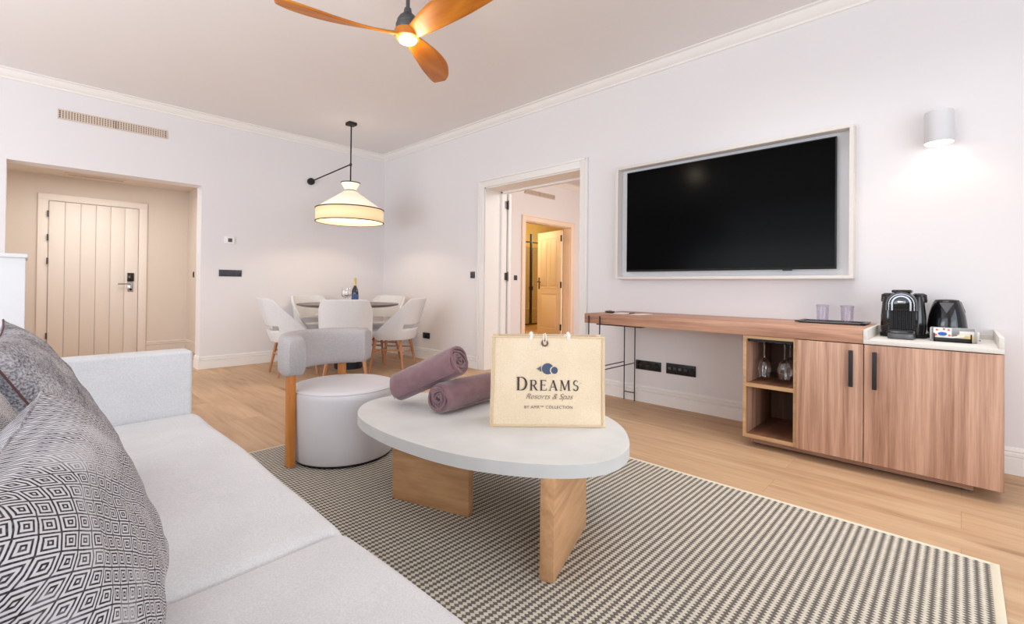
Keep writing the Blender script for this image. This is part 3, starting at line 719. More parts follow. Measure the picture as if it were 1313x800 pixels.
wineglass((3.33, .925, .42), 'upside-down wine glass on the left of the rack')
wineglass((3.30, .80, .425), 'upside-down wine glass on the front right of the rack')
wineglass((3.43, .80, .425), 'upside-down wine glass hanging behind the right one')

# ------------------------------------------------------------------ ceiling fan
FH = Vector((1.575, 2.41, 2.525))
t = thing('ceiling_fan', 'ceiling fan with three orange wooden blades and a round light', 'ceiling fan', tuple(FH))
MB().cyl((0, 0, .13), (0, 0, ZC-FH.z-.03), .012, n=16).build('downrod', M['fang'], t)
MB().lathe([(.06, ZC-FH.z-.06), (.075, ZC-FH.z-.04), (.075, ZC-FH.z-.001)], 32).build('canopy', M['fang'], t)
MB().lathe([(.066, 0), (.070, .012), (.070, .034), (.066, .038), (.062, .040), (.064, .046), (.062, .062), (.048, .085), (.026, .105), (.020, .135), (.013, .138)], 40).build('motor_housing', M['fang'], t)
MB().lathe([(.058, -.052), (.072, -.045), (.078, -.025), (.076, -.002), (.05, .004)], 40).build('hub', M['bladew'], t)
MB().lathe([(.0, -.075), (.03, -.073), (.048, -.066), (.056, -.052)], 40, cap0=False, cap1=False).build('light_diffuser', M['fanlight'], t)
def blade_mb():
    def f(u, v):
        x = .03+.69*u
        wl = (.055+.068*math.sin(min(1, u*1.5)*PI/2))*(1 if u < .62 else 1-.30*((u-.62)/.38)**1.6)
        lead = wl*(.75+.1*math.sin(u*PI)); trail = -wl*(.62)
        if u > .9: lead -= (u-.9)*.22; trail += (u-.9)*.10
        sweep = .03*math.sin(u*PI*.9)
        y = -(trail+(lead-trail)*v)-sweep; sweep = -sweep
        tw = -math.radians(26*(1-u)**1.2+9)
        yc = y-sweep
        return (x, sweep+yc*math.cos(tw), -.025+yc*math.sin(tw)+.035*math.sin(u*PI*.5)*u)
    return MB().grid(f, 26, 8)
for k in range(3):
    o = blade_mb().build('blade', M['bladew'], t, smooth=60, rot=(0, 0, math.radians(-82+120*k)))
    m = o.modifiers.new('t', 'SOLIDIFY'); m.thickness = .016; m.offset = 0; subsurf(o, 1)

# ------------------------------------------------------------------ pendant lamp
TC = Vector((2.68, 5.28, 0))
t = thing('pendant_lamp', 'large tiered fabric pendant with black trims above the dining table', 'pendant lamp', (TC.x, TC.y, 1.73))
zt = ZC-1.73
MB().box((-.05, -.05, zt-.035), (.05, .05, zt-.001), .004).build('ceiling_rose', M['blackm'], t)
MB().cyl((0, 0, .47), (0, 0, zt-.03), .008, n=12).build('rod', M['blackm'], t)
# swing arm to wall: goes left and back to the wall
arm0 = Vector((0.0, -.02, .70)); arm1 = Vector((ARMX-TC.x, YW-TC.y-.02, ARMZ-1.73))
b = MB().tube([arm0, arm1], .008, 10); b.build('wall_arm', M['blackm'], t)
MB().cyl((0, 0, .68), (0, 0, .71), .014, n=14).build('collar', M['blackm'], t)
MB().cyl(arm1+Vector((0, -.015, 0)), arm1+Vector((0, .02, 0)), .045, n=24).build('wall_mount', M['blackm'], t)
R1 = .385
def shell(prof, name, mat, th=.004):
    o = MB().lathe(prof, 64, cap0=False, cap1=False).build(name, mat, t)
    m = o.modifiers.new('t', 'SOLIDIFY'); m.thickness = th; return o
shell([(R1, .005), (R1, .155)], 'band_shade', M['shadeb'])
shell([(R1, .155), (.055, .385)], 'cone_shade', M['shade'])
shell([(.055, .385), (.105, .475)], 'collar_shade', M['shade'])
def ring(R, z, r=.006): return MB().tube([(R*math.cos(2*PI*i/64), R*math.sin(2*PI*i/64), z) for i in range(64)], r, 8, closed=True)
for R, z in ((R1+.002, .005), (R1+.002, .157), (.057, .386), (.107, .476)): ring(R, z).build('trim_ring', M['ink'], t)
MB().lathe([(.0, .20), (.03, .205), (.045, .24), (.03, .285), (.018, .30)], 24, cap0=False).build('bulb', M['bulb'], t)
b = MB()
for a in range(3): b.cyl((0, 0, .157), (R1*math.cos(a*2.094), R1*math.sin(a*2.094), .157), .003, n=6)
b.cyl((0, 0, .157), (0, 0, .47), .004, n=6); b.build('spider', M['blackm'], t)

# ------------------------------------------------------------------ dining table
t = thing('dining_table', 'round dark dining table with drum pedestal under the pendant', 'dining table', tuple(TC))
MB().lathe([(.50, .732), (.57, .748), (.575, .756), (.57, .765)], 96).build('tabletop', M['dtop'], t)
MB().lathe([(.155, .0), (.16, .01), (.16, .30), (.14, .50), (.10, .66), (.12, .732)], 48).build('pedestal', M['ped'], t)
# bottle and glasses
t = thing('wine_bottle', 'dark wine bottle with gold neck foil on the dining table', 'bottle', (2.62, 5.02, .7655))
MB().lathe([(.036, 0), (.038, .006), (.038, .13), (.034, .165), (.016, .205), (.0135, .22), (.0135, .285), (.015, .287), (.015, .297), (.012, .30)], 32).build('bottle_body', M['bottle'], t)
MB().lathe([(.0385, .035), (.0385, .115)], 32, cap0=False, cap1=False).build('paper_label', M['labelb'], t)
MB().lathe([(.0145, .215), (.0150, .285), (.016, .288), (.016, .298), (.0, .3015)], 24, cap0=False, cap1=False).build('neck_foil', M['foil'], t)
def stemless(loc, label):
    t = thing('wine_glass', label, 'glass', loc)
    MB().lathe([(.032, .0), (.033, .003), (.005, .008), (.004, .075)], 28, cap1=False).build('stem', M['glass'], t)
    MB().lathe([(.0, .075), (.022, .082), (.038, .105), (.042, .13), (.038, .165), (.033, .19)], 32, cap0=False, cap1=False).build('bowl', M['glass'], t)
    MB().tube([(.0375*math.cos(2*PI*i/32), .0375*math.sin(2*PI*i/32), .102) for i in range(32)], .0022, 6, closed=True).build('bowl_edge', M['steel'], t)
stemless((2.465, 4.95, .7655), 'left empty wine glass beside the bottle on the dining table')
stemless((2.585, 5.12, .7655), 'right empty wine glass beside the bottle on the dining table')

# ------------------------------------------------------------------ dining chairs (local: faces +x, origin on floor)
def make_chair():
    t = thing('dining_chair', 'x', 'chair', (0, 0, 0), group='upholstered dining chairs around the round table')
    XB, XF, HW = -.215, .13, .235
    NT = 44; NS = 16
    def plan(u):
        a = (u*2-1)*math.radians(128)          # 0 = back
        cx, sy = math.cos(a), math.sin(a)
        e = .72
        x = -.02-.205*math.copysign(abs(cx)**e, cx); y = HW*math.copysign(abs(sy)**e, sy)
        return x, y
    def top(u):
        x, y = plan(u)
        k = max(0, (x-(-.16))/(.125+.16)); k = min(1, k)
        return .845-.40*k**.92-.012*(y/HW)**4
    def f(u, v):
        x, y = plan(u); zt_ = top(u); z = .375+(zt_-.375)*v
        lean = max(0, z-.40)/.44
        under = max(0, .43-z)/.055
        s = 1+.05*lean-.06*under
        return (x*s-.115*lean**1.15, y*s*(1-.03*lean), z)
    def skip(u, v):
        x, y = plan(u); z = .375+(top(u)-.375)*v
        return abs(u-.5) < .20 and .49 < z < .56
    o = MB().grid(f, NT, NS, skip).build('backrest', M['chairf'], t, smooth=70)
    m = o.modifiers.new('t', 'SOLIDIFY'); m.thickness = .028; m.offset = 1
    m = o.modifiers.new('b', 'BEVEL'); m.width = .007; m.segments = 2; m.limit_method = 'ANGLE'
    def sq(r, n=40):
        pts = []
        for i in range(n):
            a = 2*PI*i/n; c, s = math.cos(a), math.sin(a)
            pts.append((.02+r*1.04*math.copysign(abs(c)**.7, c), r*math.copysign(abs(s)**.7, s)))
        return pts
    rings = [[(x, y, z) for x, y in sq(r)] for r, z in ((.19, .385), (.215, .39), (.228, .41), (.228, .45), (.215, .468), (.17, .477), (.08, .48))]
    MB().loft(rings).build('seat', M['chairf'], t, smooth=70)
    for sx, sy in ((-1, -1), (-1, 1), (1, -1), (1, 1)):
        MB().cyl((sx*.145, sy*.15, .385), (sx*.20-.01, sy*.215, 0), .019, .011, n=14).build('leg', M['legw'], t)
    def at(sx, sy, z):
        k = 1-z/.385; return (sx*.145+(sx*.055-.01)*k, sy*.15+sy*.065*k, z)
    for a, c, z in (((-1, -1), (-1, 1), .22), ((1, -1), (1, 1), .22), ((-1, -1), (1, -1), .25), ((-1, 1), (1, 1), .25)):
        MB().cyl(at(*a, z), at(*c, z), .009, n=10).build('stretcher', M['legw'], t)
    return t
ch = make_chair()
specs = [(172, .60, 'pale dining chair at the left side of the table facing right'),
         (241, .66, 'pale dining chair seen from behind in front of the table'),
         (306, .555, 'pale dining chair at the right front showing its outer side'),
         (26, .60, 'pale dining chair at the right rear between table and doorway wall'),
         (98, .60, 'pale dining chair at the left rear against the back wall')]
for i, (a, R, lab) in enumerate(specs):
    ar = math.radians(a); loc = (TC.x+R*math.cos(ar), TC.y+R*math.sin(ar), 0); rz = ar+PI
    if i == 0: ch.location = loc; ch.rotation_euler = (0, 0, rz); ch['label'] = lab
    else: dup(ch, loc, rz, lab)

# ------------------------------------------------------------------ drum seat with curved back
t = thing('drum_lounge_chair', 'white drum seat with curved grey backrest on wooden posts', 'chair', (1.318, 2.635, 0.0085))
MB().lathe([(.275, .012), (.283, .02), (.286, .10), (.297, .36), (.295, .385), (.284, .402), (.26, .409), (.12, .413), (.0, .414)], 72, cap1=False).build('seat', M['vinyl'], t, smooth=50)
MB().lathe([(.27, 0), (.27, .014)], 48).build('base', M['black'], t)
MB().tube([(.2905*math.cos(2*PI*i/64), .2905*math.sin(2*PI*i/64), .395) for i in range(64)], .003, 6, closed=True).build('piping', M['vinyl'], t)
rings = []
A0, A1 = math.radians(190), math.radians(35); n = 30
for i in range(n+1):
    k = i/n; a = A0+(A1-A0)*k
    end = min(k, 1-k)*n; sh = 1 if end >= 2 else (.80 if end == 0 else .96)
    rc = .300; hw = .060*sh; hh = .113*sh; zc = .592
    ring_ = []
    for j in range(24):
        q = 2*PI*j/24; c, s = math.cos(q), math.sin(q)
        dr = hw*math.copysign(abs(c)**.45, c); dz = hh*math.copysign(abs(s)**.45, s)
        ring_.append(((rc+dr)*math.cos(a), (rc+dr)*math.sin(a), zc+dz))
    rings.append(ring_)
MB().loft(rings).build('backrest', M['bandf'], t, smooth=60)
for a in (183, 67):
    ar = math.radians(a); mm = Matrix.Rotation(ar, 4, 'Z')
    MB().box((.300, -.026, -.0), (.335, .026, .505), .004, mat=mm).build('post', M['postw'], t)

# ------------------------------------------------------------------ rug
t = tag(MB().box((.47, -.10, .0005), (2.45, 3.0, .007)).build('area_rug', M['rug'], smooth=0), 'woven striped taupe and cream rug under the coffee table', 'rug')
b = MB(); b.box((.47, -.10, .0005), (2.45, -.075, .009), .002); b.box((2.436, -.10, .0005), (2.453, 3.0, .0088), .002); b.box((.47, 2.985, .0005), (2.45, 3.002, .0085), .002); b.build('binding', M['rugedge'], t)

# ------------------------------------------------------------------ coffee table
out = [(1.10, 2.065), (1.037, 1.911), (1.014, 1.688), (1.029, 1.463), (1.065, 1.292), (1.123, 1.153), (1.192, 1.040), (1.272, .948), (1.36, .892), (1.457, .874), (1.560, .893), (1.652, .943), (1.765, 1.035), (1.86, 1.165), (1.915, 1.32), (1.92, 1.50), (1.875, 1.70), (1.79, 1.89), (1.67, 2.05), (1.52, 2.165), (1.36, 2.215), (1.22, 2.185)]
def cr_spline(P, k=6):
    r = []; n = len(P)
    for i in range(n):
        p0, p1, p2, p3 = [Vector(P[(i+j-1) % n]) for j in range(4)]
        for s in range(k):
            u = s/k; r.append(tuple(.5*((2*p1)+(-p0+p2)*u+(2*p0-5*p1+4*p2-p3)*u*u+(-p0+3*p1-3*p2+p3)*u**3)))
    return r
cx, cy = 1.46, 1.55
loc_out = [(x-cx, y-cy) for x, y in cr_spline(out)]
t = thing('coffee_table', 'egg-shaped pale stone coffee table on two oak slab legs', 'coffee table', (cx, cy, .008))
MB().prism(loc_out, .345, .3915, bev=.003).build('tabletop', M['stone'], t)
def slab(p, q, th, mat, side):
    p, q = Vector((p[0]-cx, p[1]-cy)), Vector((q[0]-cx, q[1]-cy)); d = (q-p); L = d.length; a = math.atan2(d.y, d.x)
    o = MB().box((0, 0 if side > 0 else -th, 0), (L, th if side > 0 else 0, .345), .0015).build('leg', mat, t, loc=(p.x, p.y, 0), rot=(0, 0, a))
    return o
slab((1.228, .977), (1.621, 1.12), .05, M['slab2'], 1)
slab((1.191, 1.904), (1.319, 1.516), .042, M['slab'], 1)
TZ = .3995

# ------------------------------------------------------------------ towels
def towel(name, label, loc, r, L, rot, turns=4.6, seed=0):
    t = thing(name, label, 'towel', loc, rot=rot)
    n = 150; th = r/(turns+.6)
    cen = []
    for i in range(n+1):
        a = 2*PI*turns*i/n; rr = .006+(r-th*.5-.006)*(i/n)
        rr += .0022*math.sin(a*2.3+seed)*(i/n) + .0016*math.sin(a*5.1+seed*2)
        cen.append((rr, a))
    def sec(x, k):
        po, pi_ = [], []
        for i, (rr, a) in enumerate(cen):
            w = 1+.05*noise.noise(Vector((x*9+seed, math.cos(a)*1.6, math.sin(a)*1.6)))+.02*noise.noise(Vector((x*30+seed, math.cos(a)*4, math.sin(a)*4)))
            h = th*.37*(1 if i < n-5 else max(.2, (n-i)/6))
            off = .006*math.sin(a*1.7+seed)*k
            for lst, sg in ((po, 1), (pi_, -1)):
                q = (rr+sg*h)*w
                z = q*math.sin(a); y = q*math.cos(a)
                if z < -r*.82: z = -r*.82-(abs(z)-r*.82)*.25
                lst.append((x+off, y, z))
        return po+pi_[::-1]
    xs = [-L/2, -L/2+.006, -L/2+.03]+[-L/2+.03+(L-.06)*i/14 for i in range(1, 14)]+[L/2-.03, L/2-.006, L/2]
    rings = []
    for x in xs:
        k = 1 if abs(x) > L/2-.02 else 0
        s = .965 if abs(abs(x)-L/2) < .001 else 1
        rings.append([(p[0], p[1]*s, p[2]*s) for p in sec(x, (1 if x < 0 else -1)*(1 if abs(x) > L/2-.04 else 0))])
    MB().loft(rings).build('towel_roll', M['towel'], t, smooth=50)
    # hem stitched near the outer end
    MB().tube([(x, (r+.001)*math.cos(2*PI*turns)*1.0, (r+.0)*math.sin(2*PI*turns)) for x in [-L/2+.01+(L-.02)*i/12 for i in range(13)]], .0018, 8).build('hem', M['towel'], t)
    return t
def ends(a, b):
    a, b = Vector(a), Vector(b); d = b-a
    return (tuple((a+b)/2), d.length, (0, -math.atan2(d.z, math.hypot(d.x, d.y)), math.atan2(d.y, d.x)))
T2 = ends(T2A, T2B); T1 = ends(T1A, T1B)
towel('rolled_towel', 'mauve rolled towel lying in front, spiral end towards the sofa', T2[0], .079, T2[1], T2[2], seed=1.3)
towel('rolled_towel', 'mauve rolled towel leaning on the other one, tilted upwards', T1[0], .079, T1[1], T1[2], seed=4.1)

# ------------------------------------------------------------------ tote bag
BL, BR = Vector((1.375, 1.447)), Vector((1.716, 1.093))
W = (BR-BL).length; ang = math.atan2((BR-BL).y, (BR-BL).x); mid = (BL+BR)/2
t = thing('jute_tote_bag', 'jute tote bag with dark printed lettering on the coffee table', 'bag', (mid.x, mid.y, TZ), ang)
HB, DB = .385, .15      # front face in local y=0 plane, bag body towards +y
def bagside(y0):
    def f(u, v):
        x = -W/2+W*u; z = HB*v
        b_ = .006*math.sin(u*PI)*math.sin(v*PI*.9)+.004*noise.noise(Vector((x*6, z*6, y0*9)))*math.sin(v*PI)
        x *= 1-.02*v
        return (x, y0-b_ if y0 < .05 else y0+b_, z)
    return f
topin = .35
o = MB().grid(bagside(0), 24, 24).build('front_panel', M['jute'], t, smooth=60); m = o.modifiers.new('t', 'SOLIDIFY'); m.thickness = .002; m.offset = -1 if False else 0
def backf(u, v):
    p = bagside(DB)(u, v); return (p[0], p[1]-DB*(1-topin)*0.55*v, p[2])
o = MB().grid(backf, 20, 20).build('back_panel', M['jute'], t, smooth=60)
for s in (-1, 1):
    def g(u, v, s=s):
        y1 = backf(.5, v)[1]; y = y1*u
        return (s*(W/2*(1-.02*v)-.03*v*math.sin(u*PI)), y, HB*v)
    MB().grid(g, 10, 14).build('gusset', M['jute'], t, smooth=60)
MB().box((-W/2, 0, 0), (W/2, DB, .004)).build('bottom_panel', M['jute'], t, smooth=0)
b = MB()
for s in (-1, 1):
    b.tube([(s*(W/2-.010)*(1-.02*k/10), -.003-.0045*math.sin(.02*PI), HB*k/10) for k in range(11)], .0042, 6)
b.tube([(-W/2+W*k/20, -.002, .004) for k in range(21)], .004, 6)
b.tube([(W*(-.49+.98*k/20), -.003, HB-.003) for k in range(21)], .0035, 6)
b.build('seam', M['jutes'], t)
MB().cyl((.005-.02, -.011, HB-.028), (.005-.02, -.005, HB-.028), .0145, n=28).build('button', M['button'], t)
MB().cyl((-.015, -.013, HB-.028), (-.015, -.010, HB-.028), .007, n=20).build('button_inlay', M['jutes'], t)
MB().tube([(-.02, -.012, HB-.025), (-.022, -.006, HB-.006), (-.018, .004, HB+.010), (-.012, .010, HB+.012), (-.009, -.004, HB), (-.011, -.012, HB-.022)], .0022, 8).build('loop_cord', M['cotton'], t)
for x0, x1 in ((-.105, -.105), (.06, .06)):
    pass
for y0, sgn in ((-.004, 1), (.07, 1)):
    pts = []
    for k in range(17):
        u = k/16; x = -.073+.158*u; pts.append((x, y0+.018+.03*math.sin(u*PI), HB-.002-.10*math.sin(u*PI)))
    MB().tube(pts, .0065, 8).build('rope_handle', M['cotton'], t)
for x in (-.073, .085):
    MB().tube([(x, -.004, HB-.012), (x+.002, -.007, HB+.004), (x, .012, HB+.013)], .0075, 8).build('handle_knot', M['cotton'], t)

# printed shell emblem and lettering: flat shapes on the front panel (local x right, z up, y<0 towards viewer)
YF = -.0108
def flat(polys, name, mat):
    b = MB()
    for p in polys:
        a = [b.bm.verts.new((x, YF, z)) for x, z in p]; b.bm.faces.new(a)
    return b.build(name, mat, t, smooth=0)
def disc(cx_, cz, r, n=28, sx=1): return [(cx_+sx*r*math.cos(2*PI*i/n), cz+r*math.sin(2*PI*i/n)) for i in range(n)]
ex, ez = -.002, .249
flat([disc(ex, ez, .0235, sx=1.05)], 'emblem', M['blue'])
YF = -.0112
flat([disc(ex+.026, ez-.006, 0.0175, sx=.95)], 'emblem', M['jute'])
YF = -.0116
flat([disc(ex+.0285, ez-.006, .0150, sx=.95)], 'emblem', M['blue'])
for pp in ([(ex-.0035-.023, ez-.013), (ex-.0035-.026, ez+.012), (ex-.0035-.0305, ez+.009), (ex-.0035-.029, ez-.010)], [(ex-.0035-.0315, ez-.008), (ex-.0035-.0325, ez+.007), (ex-.0035-.0365, ez+.004), (ex-.0035-.036, ez-.005)], [(ex-.0035-.038, ez-.004), (ex-.0035-.0385, ez+.003), (ex-.0035-.044, ez)]): flat([pp], 'emblem', M['blue'])
YF = -.0113

# serif capitals on a unit box (height 1): stems as quads
def st(x0, y0, x1, y1, w0, w1=None):   # stroke quad horizontal width
    w1 = w0 if w1 is None else w1
    return [(x0-w0/2, y0), (x0+w0/2, y0), (x1+w1/2, y1), (x1-w1/2, y1)]
def bar(x0, x1, y, h): return [(x0, y-h/2), (x1, y-h/2), (x1, y+h/2), (x0, y+h/2)]
def arc(cx_, cy_, rx, ry, a0, a1, tmax, tmin, n=14):
    qs = []
    for i in range(n):
        q = []
        for a, sg in ((i, 1), (i+1, 1), (i+1, -1), (i, -1)):
            an = math.radians(a0+(a1-a0)*a/n); th = tmin+(tmax-tmin)*abs(math.cos(an))
            q.append((cx_+(rx+sg*th/2)*math.cos(an), cy_+(ry+sg*th/2)*math.sin(an)))
        qs.append(q)
    return qs
K, k_, sf = .15, .055, .045
def ser(x, y, w=.26): return bar(x-w/2, x+w/2, y, sf)
GL = {
 'D': (.86, [st(.15, 0, .15, 1, K), ser(.14, .02), ser(.14, .98)]+[bar(.15, .38, .025, k_), bar(.15, .38, .975, k_)]+arc(.38, .5, .36, .475, -90, 90, K, k_)),
 'R': (.82, [st(.15, 0, .15, 1, K), ser(.14, .02, .3), ser(.14, .98), bar(.15, .38, .975, k_), bar(.15, .38, .50, k_)]+arc(.38, .738, .21, .237, -90, 90, K*.9, k_)+[st(.68, 0, .36, .5, .17), ser(.72, .02, .22)]),
 'E': (.72, [st(.15, 0, .15, 1, K), ser(.14, .02), bar(.1, .6, .975, k_), bar(.15, .5, .52, k_), bar(.1, .64, .025, k_), st(.62, 0, .64, .2, .05), st(.58, 1, .58, .83, .05), st(.5, .43, .5, .61, .04)]),
 'A': (.88, [st(.10, 0, .42, 1, .06), st(.74, 0, .42, 1, K*1.05), bar(.2, .6, .34, k_), ser(.10, .02, .24), ser(.74, .02, .28)]),
 'M': (1.12, [st(.14, 0, .18, 1, .06), st(.92, 0, .86, 1, K), st(.52, .05, .2, 1, K*.95), st(.52, .05, .84, 1, .06), ser(.14, .02, .24), ser(.93, .02, .28), ser(.14, .98, .2), ser(.9, .98, .22)]),
 'S': (.62, arc(.30, .745, .19, .232, 60, 270, K*.7, .07)+arc(.30, .262, .21, .24, -150, 90, K*.8, .08)+[st(.47, .80, .47, .98, .04), st(.10, .02, .10, .22, .04)]),
}
polys = []
def put(chars, x, z, h, gap=.14, hs=None):
    for i, c in enumerate(chars):
        hh = h*(1.28 if (hs and i == 0) else 1)
        w, ps = GL[c]
        for p in ps: polys.append([(x+a*hh, z+b_*hh) for a, b_ in p])
        x += (w+gap)*hh
    return x
wtot = put('DREAMS', 0, 0, .030, hs=1); polys = []
S_ = .272/wtot
put('DREAMS', -.137+.003, .157, .030*S_, hs=1)
flat(polys, 'lettering', M['ink'])
flat([bar(.136, .142, .188, .0012)], 'lettering', M['ink'])
def text(body, size, loc, mat, shear=0, off=0, space=1.0):
    cu = bpy.data.curves.new('lettering', 'FONT'); cu.body = body; cu.size = size; cu.shear = shear; cu.offset = off; cu.align_x = 'CENTER'; cu.space_character = space
    o = bpy.data.objects.new('tmp', cu); C.objects.link(o)
    dg = bpy.context.evaluated_depsgraph_get(); me = bpy.data.meshes.new_from_object(o.evaluated_get(dg))
    bpy.data.objects.remove(o); me.materials.clear(); me.materials.append(mat)
    q = bpy.data.objects.new('lettering', me); C.objects.link(q); q.parent = t; q.location = loc; q.rotation_euler = (PI/2, 0, 0)
    return q
text('Resorts & Spas', .0335, (.004, YF, .121), M['ink2'], shear=.45, off=-.0004, space=.98)
text('BY AMR\u2122 COLLECTION', 0.0172, (.003, YF, .081), M['ink'], space=1.12)

# ------------------------------------------------------------------ sofa
t = thing('sofa', 'long white linen sofa with low square arm along the left', 'sofa', (0, 0, 0))
MB().box((-.62, -.62, .06), (.50, 2.60, .27), .02, seg=3).build('base', M['sofa'], t)
for x in (-.56, .42):
    for y in (-.66, 2.54): MB().box((x-.025, y-.025, 0), (x+.025, y+.025, .065), .003).build('foot', M['black'], t)
MB().box((-.62, 2.475, .06), (.522, 2.60, .695), .014, seg=4).build('armrest', M['sofa'], t, smooth=50)
MB().box((-.62, -.74, .06), (.522, -.615, .695), .014, seg=4).build('armrest', M['sofa'], t, smooth=50)
MB().box((-.70, -.74, .06), (-.45, 2.60, .80), .03, seg=4).build('backrest', M['sofa'], t, smooth=50)
def seatc(y0, y1, nm='seat_cushion'):
    def top_(u, v):
        x = -.46+1.0*u; y = y0+(y1-y0)*v
        e = .012
        zx = min(u, 1-u)*1.0; zy = min(v, 1-v)*(y1-y0)
        z = .42-.022*math.exp(-zx/.012)-.016*math.exp(-zy/.012)+.006*math.sin(PI*v)
        z += .006*noise.noise(Vector((x*3, y*2.2, 1)))-.012*math.exp(-((y-1.07)/.09)**2)*max(0, 1-abs(x-.2)/.28)
        x += .006*noise.noise(Vector((0, y*3, 5)))*(u > .9)
        return (x, y, z)
    b = MB(); NU, NV = 50, 60
    us = [0, .004, .012, .025]+[.04+.92*i/NU for i in range(NU+1)]+[.975, .988, .996, 1]
    vs = [0, .003, .009, .02]+[.035+.93*i/NV for i in range(NV+1)]+[.98, .991, .997, 1]
    V = [[b.bm.verts.new(top_(u, v)) for v in vs] for u in us]
    for i in range(len(us)-1):
        for j in range(len(vs)-1): b.bm.faces.new((V[i][j], V[i+1][j], V[i+1][j+1], V[i][j+1]))
    rim = [V[i][0] for i in range(len(us))]+[V[-1][j] for j in range(1, len(vs))]+[V[i][-1] for i in range(len(us)-2, -1, -1)]+[V[0][j] for j in range(len(vs)-2, 0, -1)]
    lo = [b.bm.verts.new((v.co.x, v.co.y, .272)) for v in rim]; n = len(rim)
    for i in range(n): b.bm.faces.new((rim[i], rim[(i+1) % n], lo[(i+1) % n], lo[i]))
    return b.build(nm, M['sofa'], t, smooth=70)
seatc(1.072, 2.474); seatc(-.60, 1.068)

# ------------------------------------------------------------------ white half-height unit behind the sofa
t = thing('half_height_partition', 'white half-height panel unit behind the sofa at the left edge', 'partition', (-.42, 2.95, 0))
MB().box((-.42, -.2, 0), (.418, .2, 1.092), .003).build('panel', M['thermo'], t)
MB().box((-.43, -.212, 1.092), (.424, .212, 1.108), .003).build('cap', M['thermo'], t)

# ------------------------------------------------------------------ cushions
def pillow(label, loc, frame, S, T, mat, pipe, seed=0, back=None, name='throw_cushion', H=None):
    t = thing(name, label, 'cushion', (0, 0, 0), group=None)
    n = frame[0].normalized(); up = frame[1]; up = (up-n*up.dot(n)).normalized(); rt = up.cross(n)
    mt_ = Matrix((rt, up, n)).transposed().to_4x4(); mt_.translation = Vector(loc)
    t.matrix_world = mt_
    G = 34; H = H or S
    def shp(u, v, sg):
        a, c = u*2-1, v*2-1
        pin = 1-.10*(1-a*a)*abs(c)**3 ; pin2 = 1-.10*(1-c*c)*abs(a)**3
        x = a*S/2*pin2; y = c*H/2*pin
        h = ((1-a**4)*(1-c**4))
        h = max(0, h)**.62
        z = sg*T/2*h*(1+.14*noise.noise(Vector((a*1.7+seed, c*1.7, sg))))
        z += .006*noise.noise(Vector((a*5+seed, c*5, 3+sg)))*h
        return (x, y, z)
    MB().grid(lambda u, v: shp(u, v, 1), G, G).build('front_cover', mat, t, smooth=80)
    MB().grid(lambda u, v: shp(u, v, -1), G, G).build('back_cover', back or mat, t, smooth=80)
    pts = [shp(k/24, 0, 0) for k in range(24)]+[shp(1, k/24, 0) for k in range(24)]+[shp(1-k/24, 1, 0) for k in range(24)]+[shp(0, 1-k/24, 0) for k in range(24)]
    MB().tube(pts, .0022, 6, closed=True).build('piping', pipe, t)
    return t
V_ = Vector
UPV = V_((-.47, 0, .88)); NRM = V_((.88, -.06, .47))
pillow('nearest grey cushion with woven diamond pattern on the sofa', (.035, .89, .605), (V_((.92, -.215, .32)), V_((-.33, 0, .94))), .52, .19, M['diamond'], M['tweed'], 1.1, H=.40)
pillow('plain grey tweed cushion leaning behind the patterned ones', (.062, 1.64, .665), (NRM, V_((-.47, 0, .88))), .50, .12, M['tweed'], M['brownpipe'], 3.3)
pillow('diamond patterned cushion tucked between the near and tweed cushions', (-.04, 1.235, .668), (NRM, V_((-.36, 0, .93))), .34, .12, M['diamond'], M['brownpipe'], 5.3, H=.47)
pillow('rust-lit diamond patterned cushion below the nearest grey cushion', (-.115, .46, .60), (NRM, UPV), .46, .14, M['diamondlit'], M['brownpipe'], 2.3)
pillow('red cushion mostly hidden at the near end of the sofa', (-.12, .06, .60), (NRM, UPV), .42, .13, M['red'], M['red'], 7.3)

# ------------------------------------------------------------------ lights
def area(name, loc, target, sx, sy, energy, col=(1, 1, 1), spread=None):
    l = bpy.data.lights.new(name, 'AREA'); l.shape = 'RECTANGLE'; l.size = sx; l.size_y = sy; l.energy = energy; l.color = col
    o = bpy.data.objects.new(name, l); C.objects.link(o); o.location = loc
    o.rotation_euler = (Vector(target)-Vector(loc)).to_track_quat('-Z', 'Y').to_euler()
    return o
def point(name, loc, energy, col, r=.05):
    l = bpy.data.lights.new(name, 'POINT'); l.energy = energy; l.color = col; l.shadow_soft_size = r
    o = bpy.data.objects.new(name, l); C.objects.link(o); o.location = loc; return o
area('window_light', (-.2, -3.2, 1.5), (1.6, 4, .9), 4.0, 2.4, 62, (.86, .93, 1))
area('fill_light_left', (-3.2, 1.6, 1.6), (3, 2.5, 1.4), 4.5, 2.2, 50, (.86, .93, 1))  # soft fill added on the unseen left side
area('ceiling_fill', (.9, -1.6, .7), (2.0, 2.6, 2.93), 2.5, 1.5, 18, (.86, .93, 1))  # upward fill behind the camera, added to brighten the ceiling
area('ceiling_fill_left', (-2.2, 3.0, .8), (1.0, 4.2, 2.93), 3.6, 2.4, 92, (.86, .93, 1))  # second upward fill, added for the left and far ceiling
o = area('right_floor_fill', (2.7, .4, 2.86), (2.7, .5, 0), 1.4, 1.8, 12, (1, .98, .96)); o.data.spread = math.radians(95)  # overhead fill added to brighten the rug and floor at right
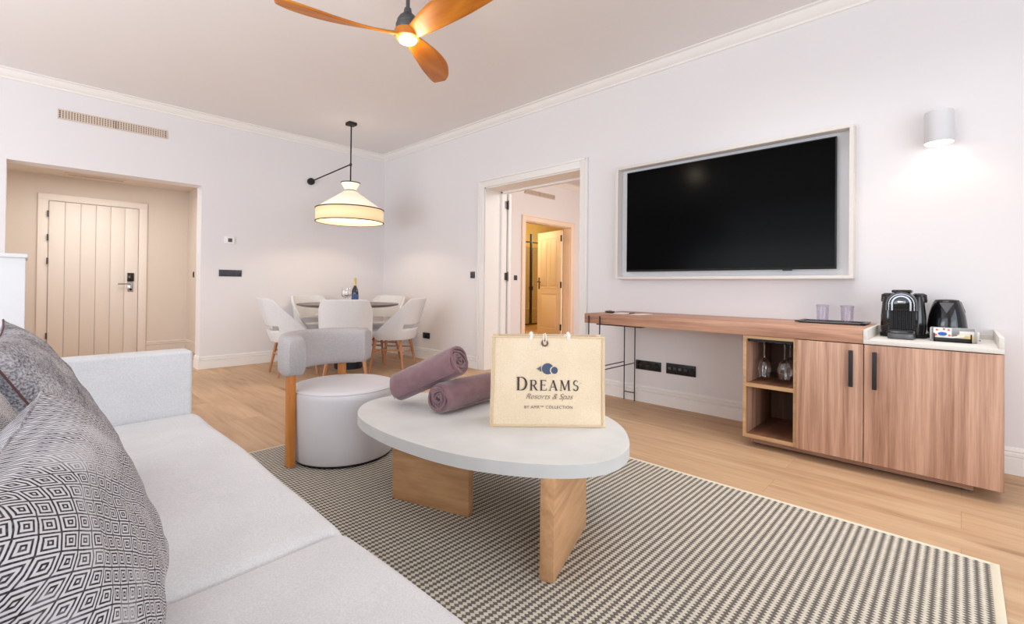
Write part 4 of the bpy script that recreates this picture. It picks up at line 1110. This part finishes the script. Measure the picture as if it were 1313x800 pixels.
point('pendant_bulb', (TC.x, TC.y, 1.92), 13, (1, .84, .66), .06)
point('fan_bulb', (FH.x, FH.y, 2.40), 5, (1, .84, .62), .06)
l = bpy.data.lights.new('sconce_beam', 'SPOT'); l.energy = 3.4; l.color = (1, .60, .32); l.spot_size = math.radians(140); l.spot_blend = .5; l.shadow_soft_size = .04
o = bpy.data.objects.new('sconce_beam', l); C.objects.link(o); o.location = (XW-.085, .10, 1.85)
area('vestibule_light', (.5, 7.3, VZ-.03), (.5, 7.3, 0), .9, .5, 16, (1, .97, .93))
area('bedroom_light', (6.2, 2.4, 2.75), (6.2, 4, 0), 2.2, 2.2, 120, (1, .92, .86))
point('shower_fill', (8.6, 6.6, 2.3), 30, (1, .86, .6), .1)  # extra fill added because the shower area came out dark
point('bathroom_lamp', (6.7, 7.0, 2.35), 42, (1, .84, .55), .1)
w = bpy.data.worlds.new('World'); sc.world = w; w.use_nodes = True
bg = w.node_tree.nodes['Background']; bg.inputs[0].default_value = (.86, .93, 1, 1); bg.inputs[1].default_value = .5

# ------------------------------------------------------------------ camera
f, yaw, p, r_, cyp = 599.74, .80444, .00668, .01025, 361.96
F = Vector((math.sin(yaw)*math.cos(p), math.cos(yaw)*math.cos(p), math.sin(p)))
R0 = Vector((math.cos(yaw), -math.sin(yaw), 0)); U0 = R0.cross(F)
Rt = R0*math.cos(r_)+U0*math.sin(r_); U = -R0*math.sin(r_)+U0*math.cos(r_)
cam = bpy.data.cameras.new('camera'); co = bpy.data.objects.new('camera', cam); C.objects.link(co)
mw = Matrix((Rt, U, -F)).transposed().to_4x4(); mw.translation = (0, 0, 1.0); co.matrix_world = mw
cam.sensor_width = 36; cam.lens = f/1313*36; cam.shift_y = -(400-cyp)/1313; cam.clip_start = .02
sc.camera = co
sc.view_settings.view_transform = 'Standard'; sc.view_settings.look = 'None'; sc.view_settings.exposure = .30
sc.cycles.use_denoising = True
sc.cycles.max_bounces = 10; sc.cycles.diffuse_bounces = 6; sc.cycles.transparent_max_bounces = 16
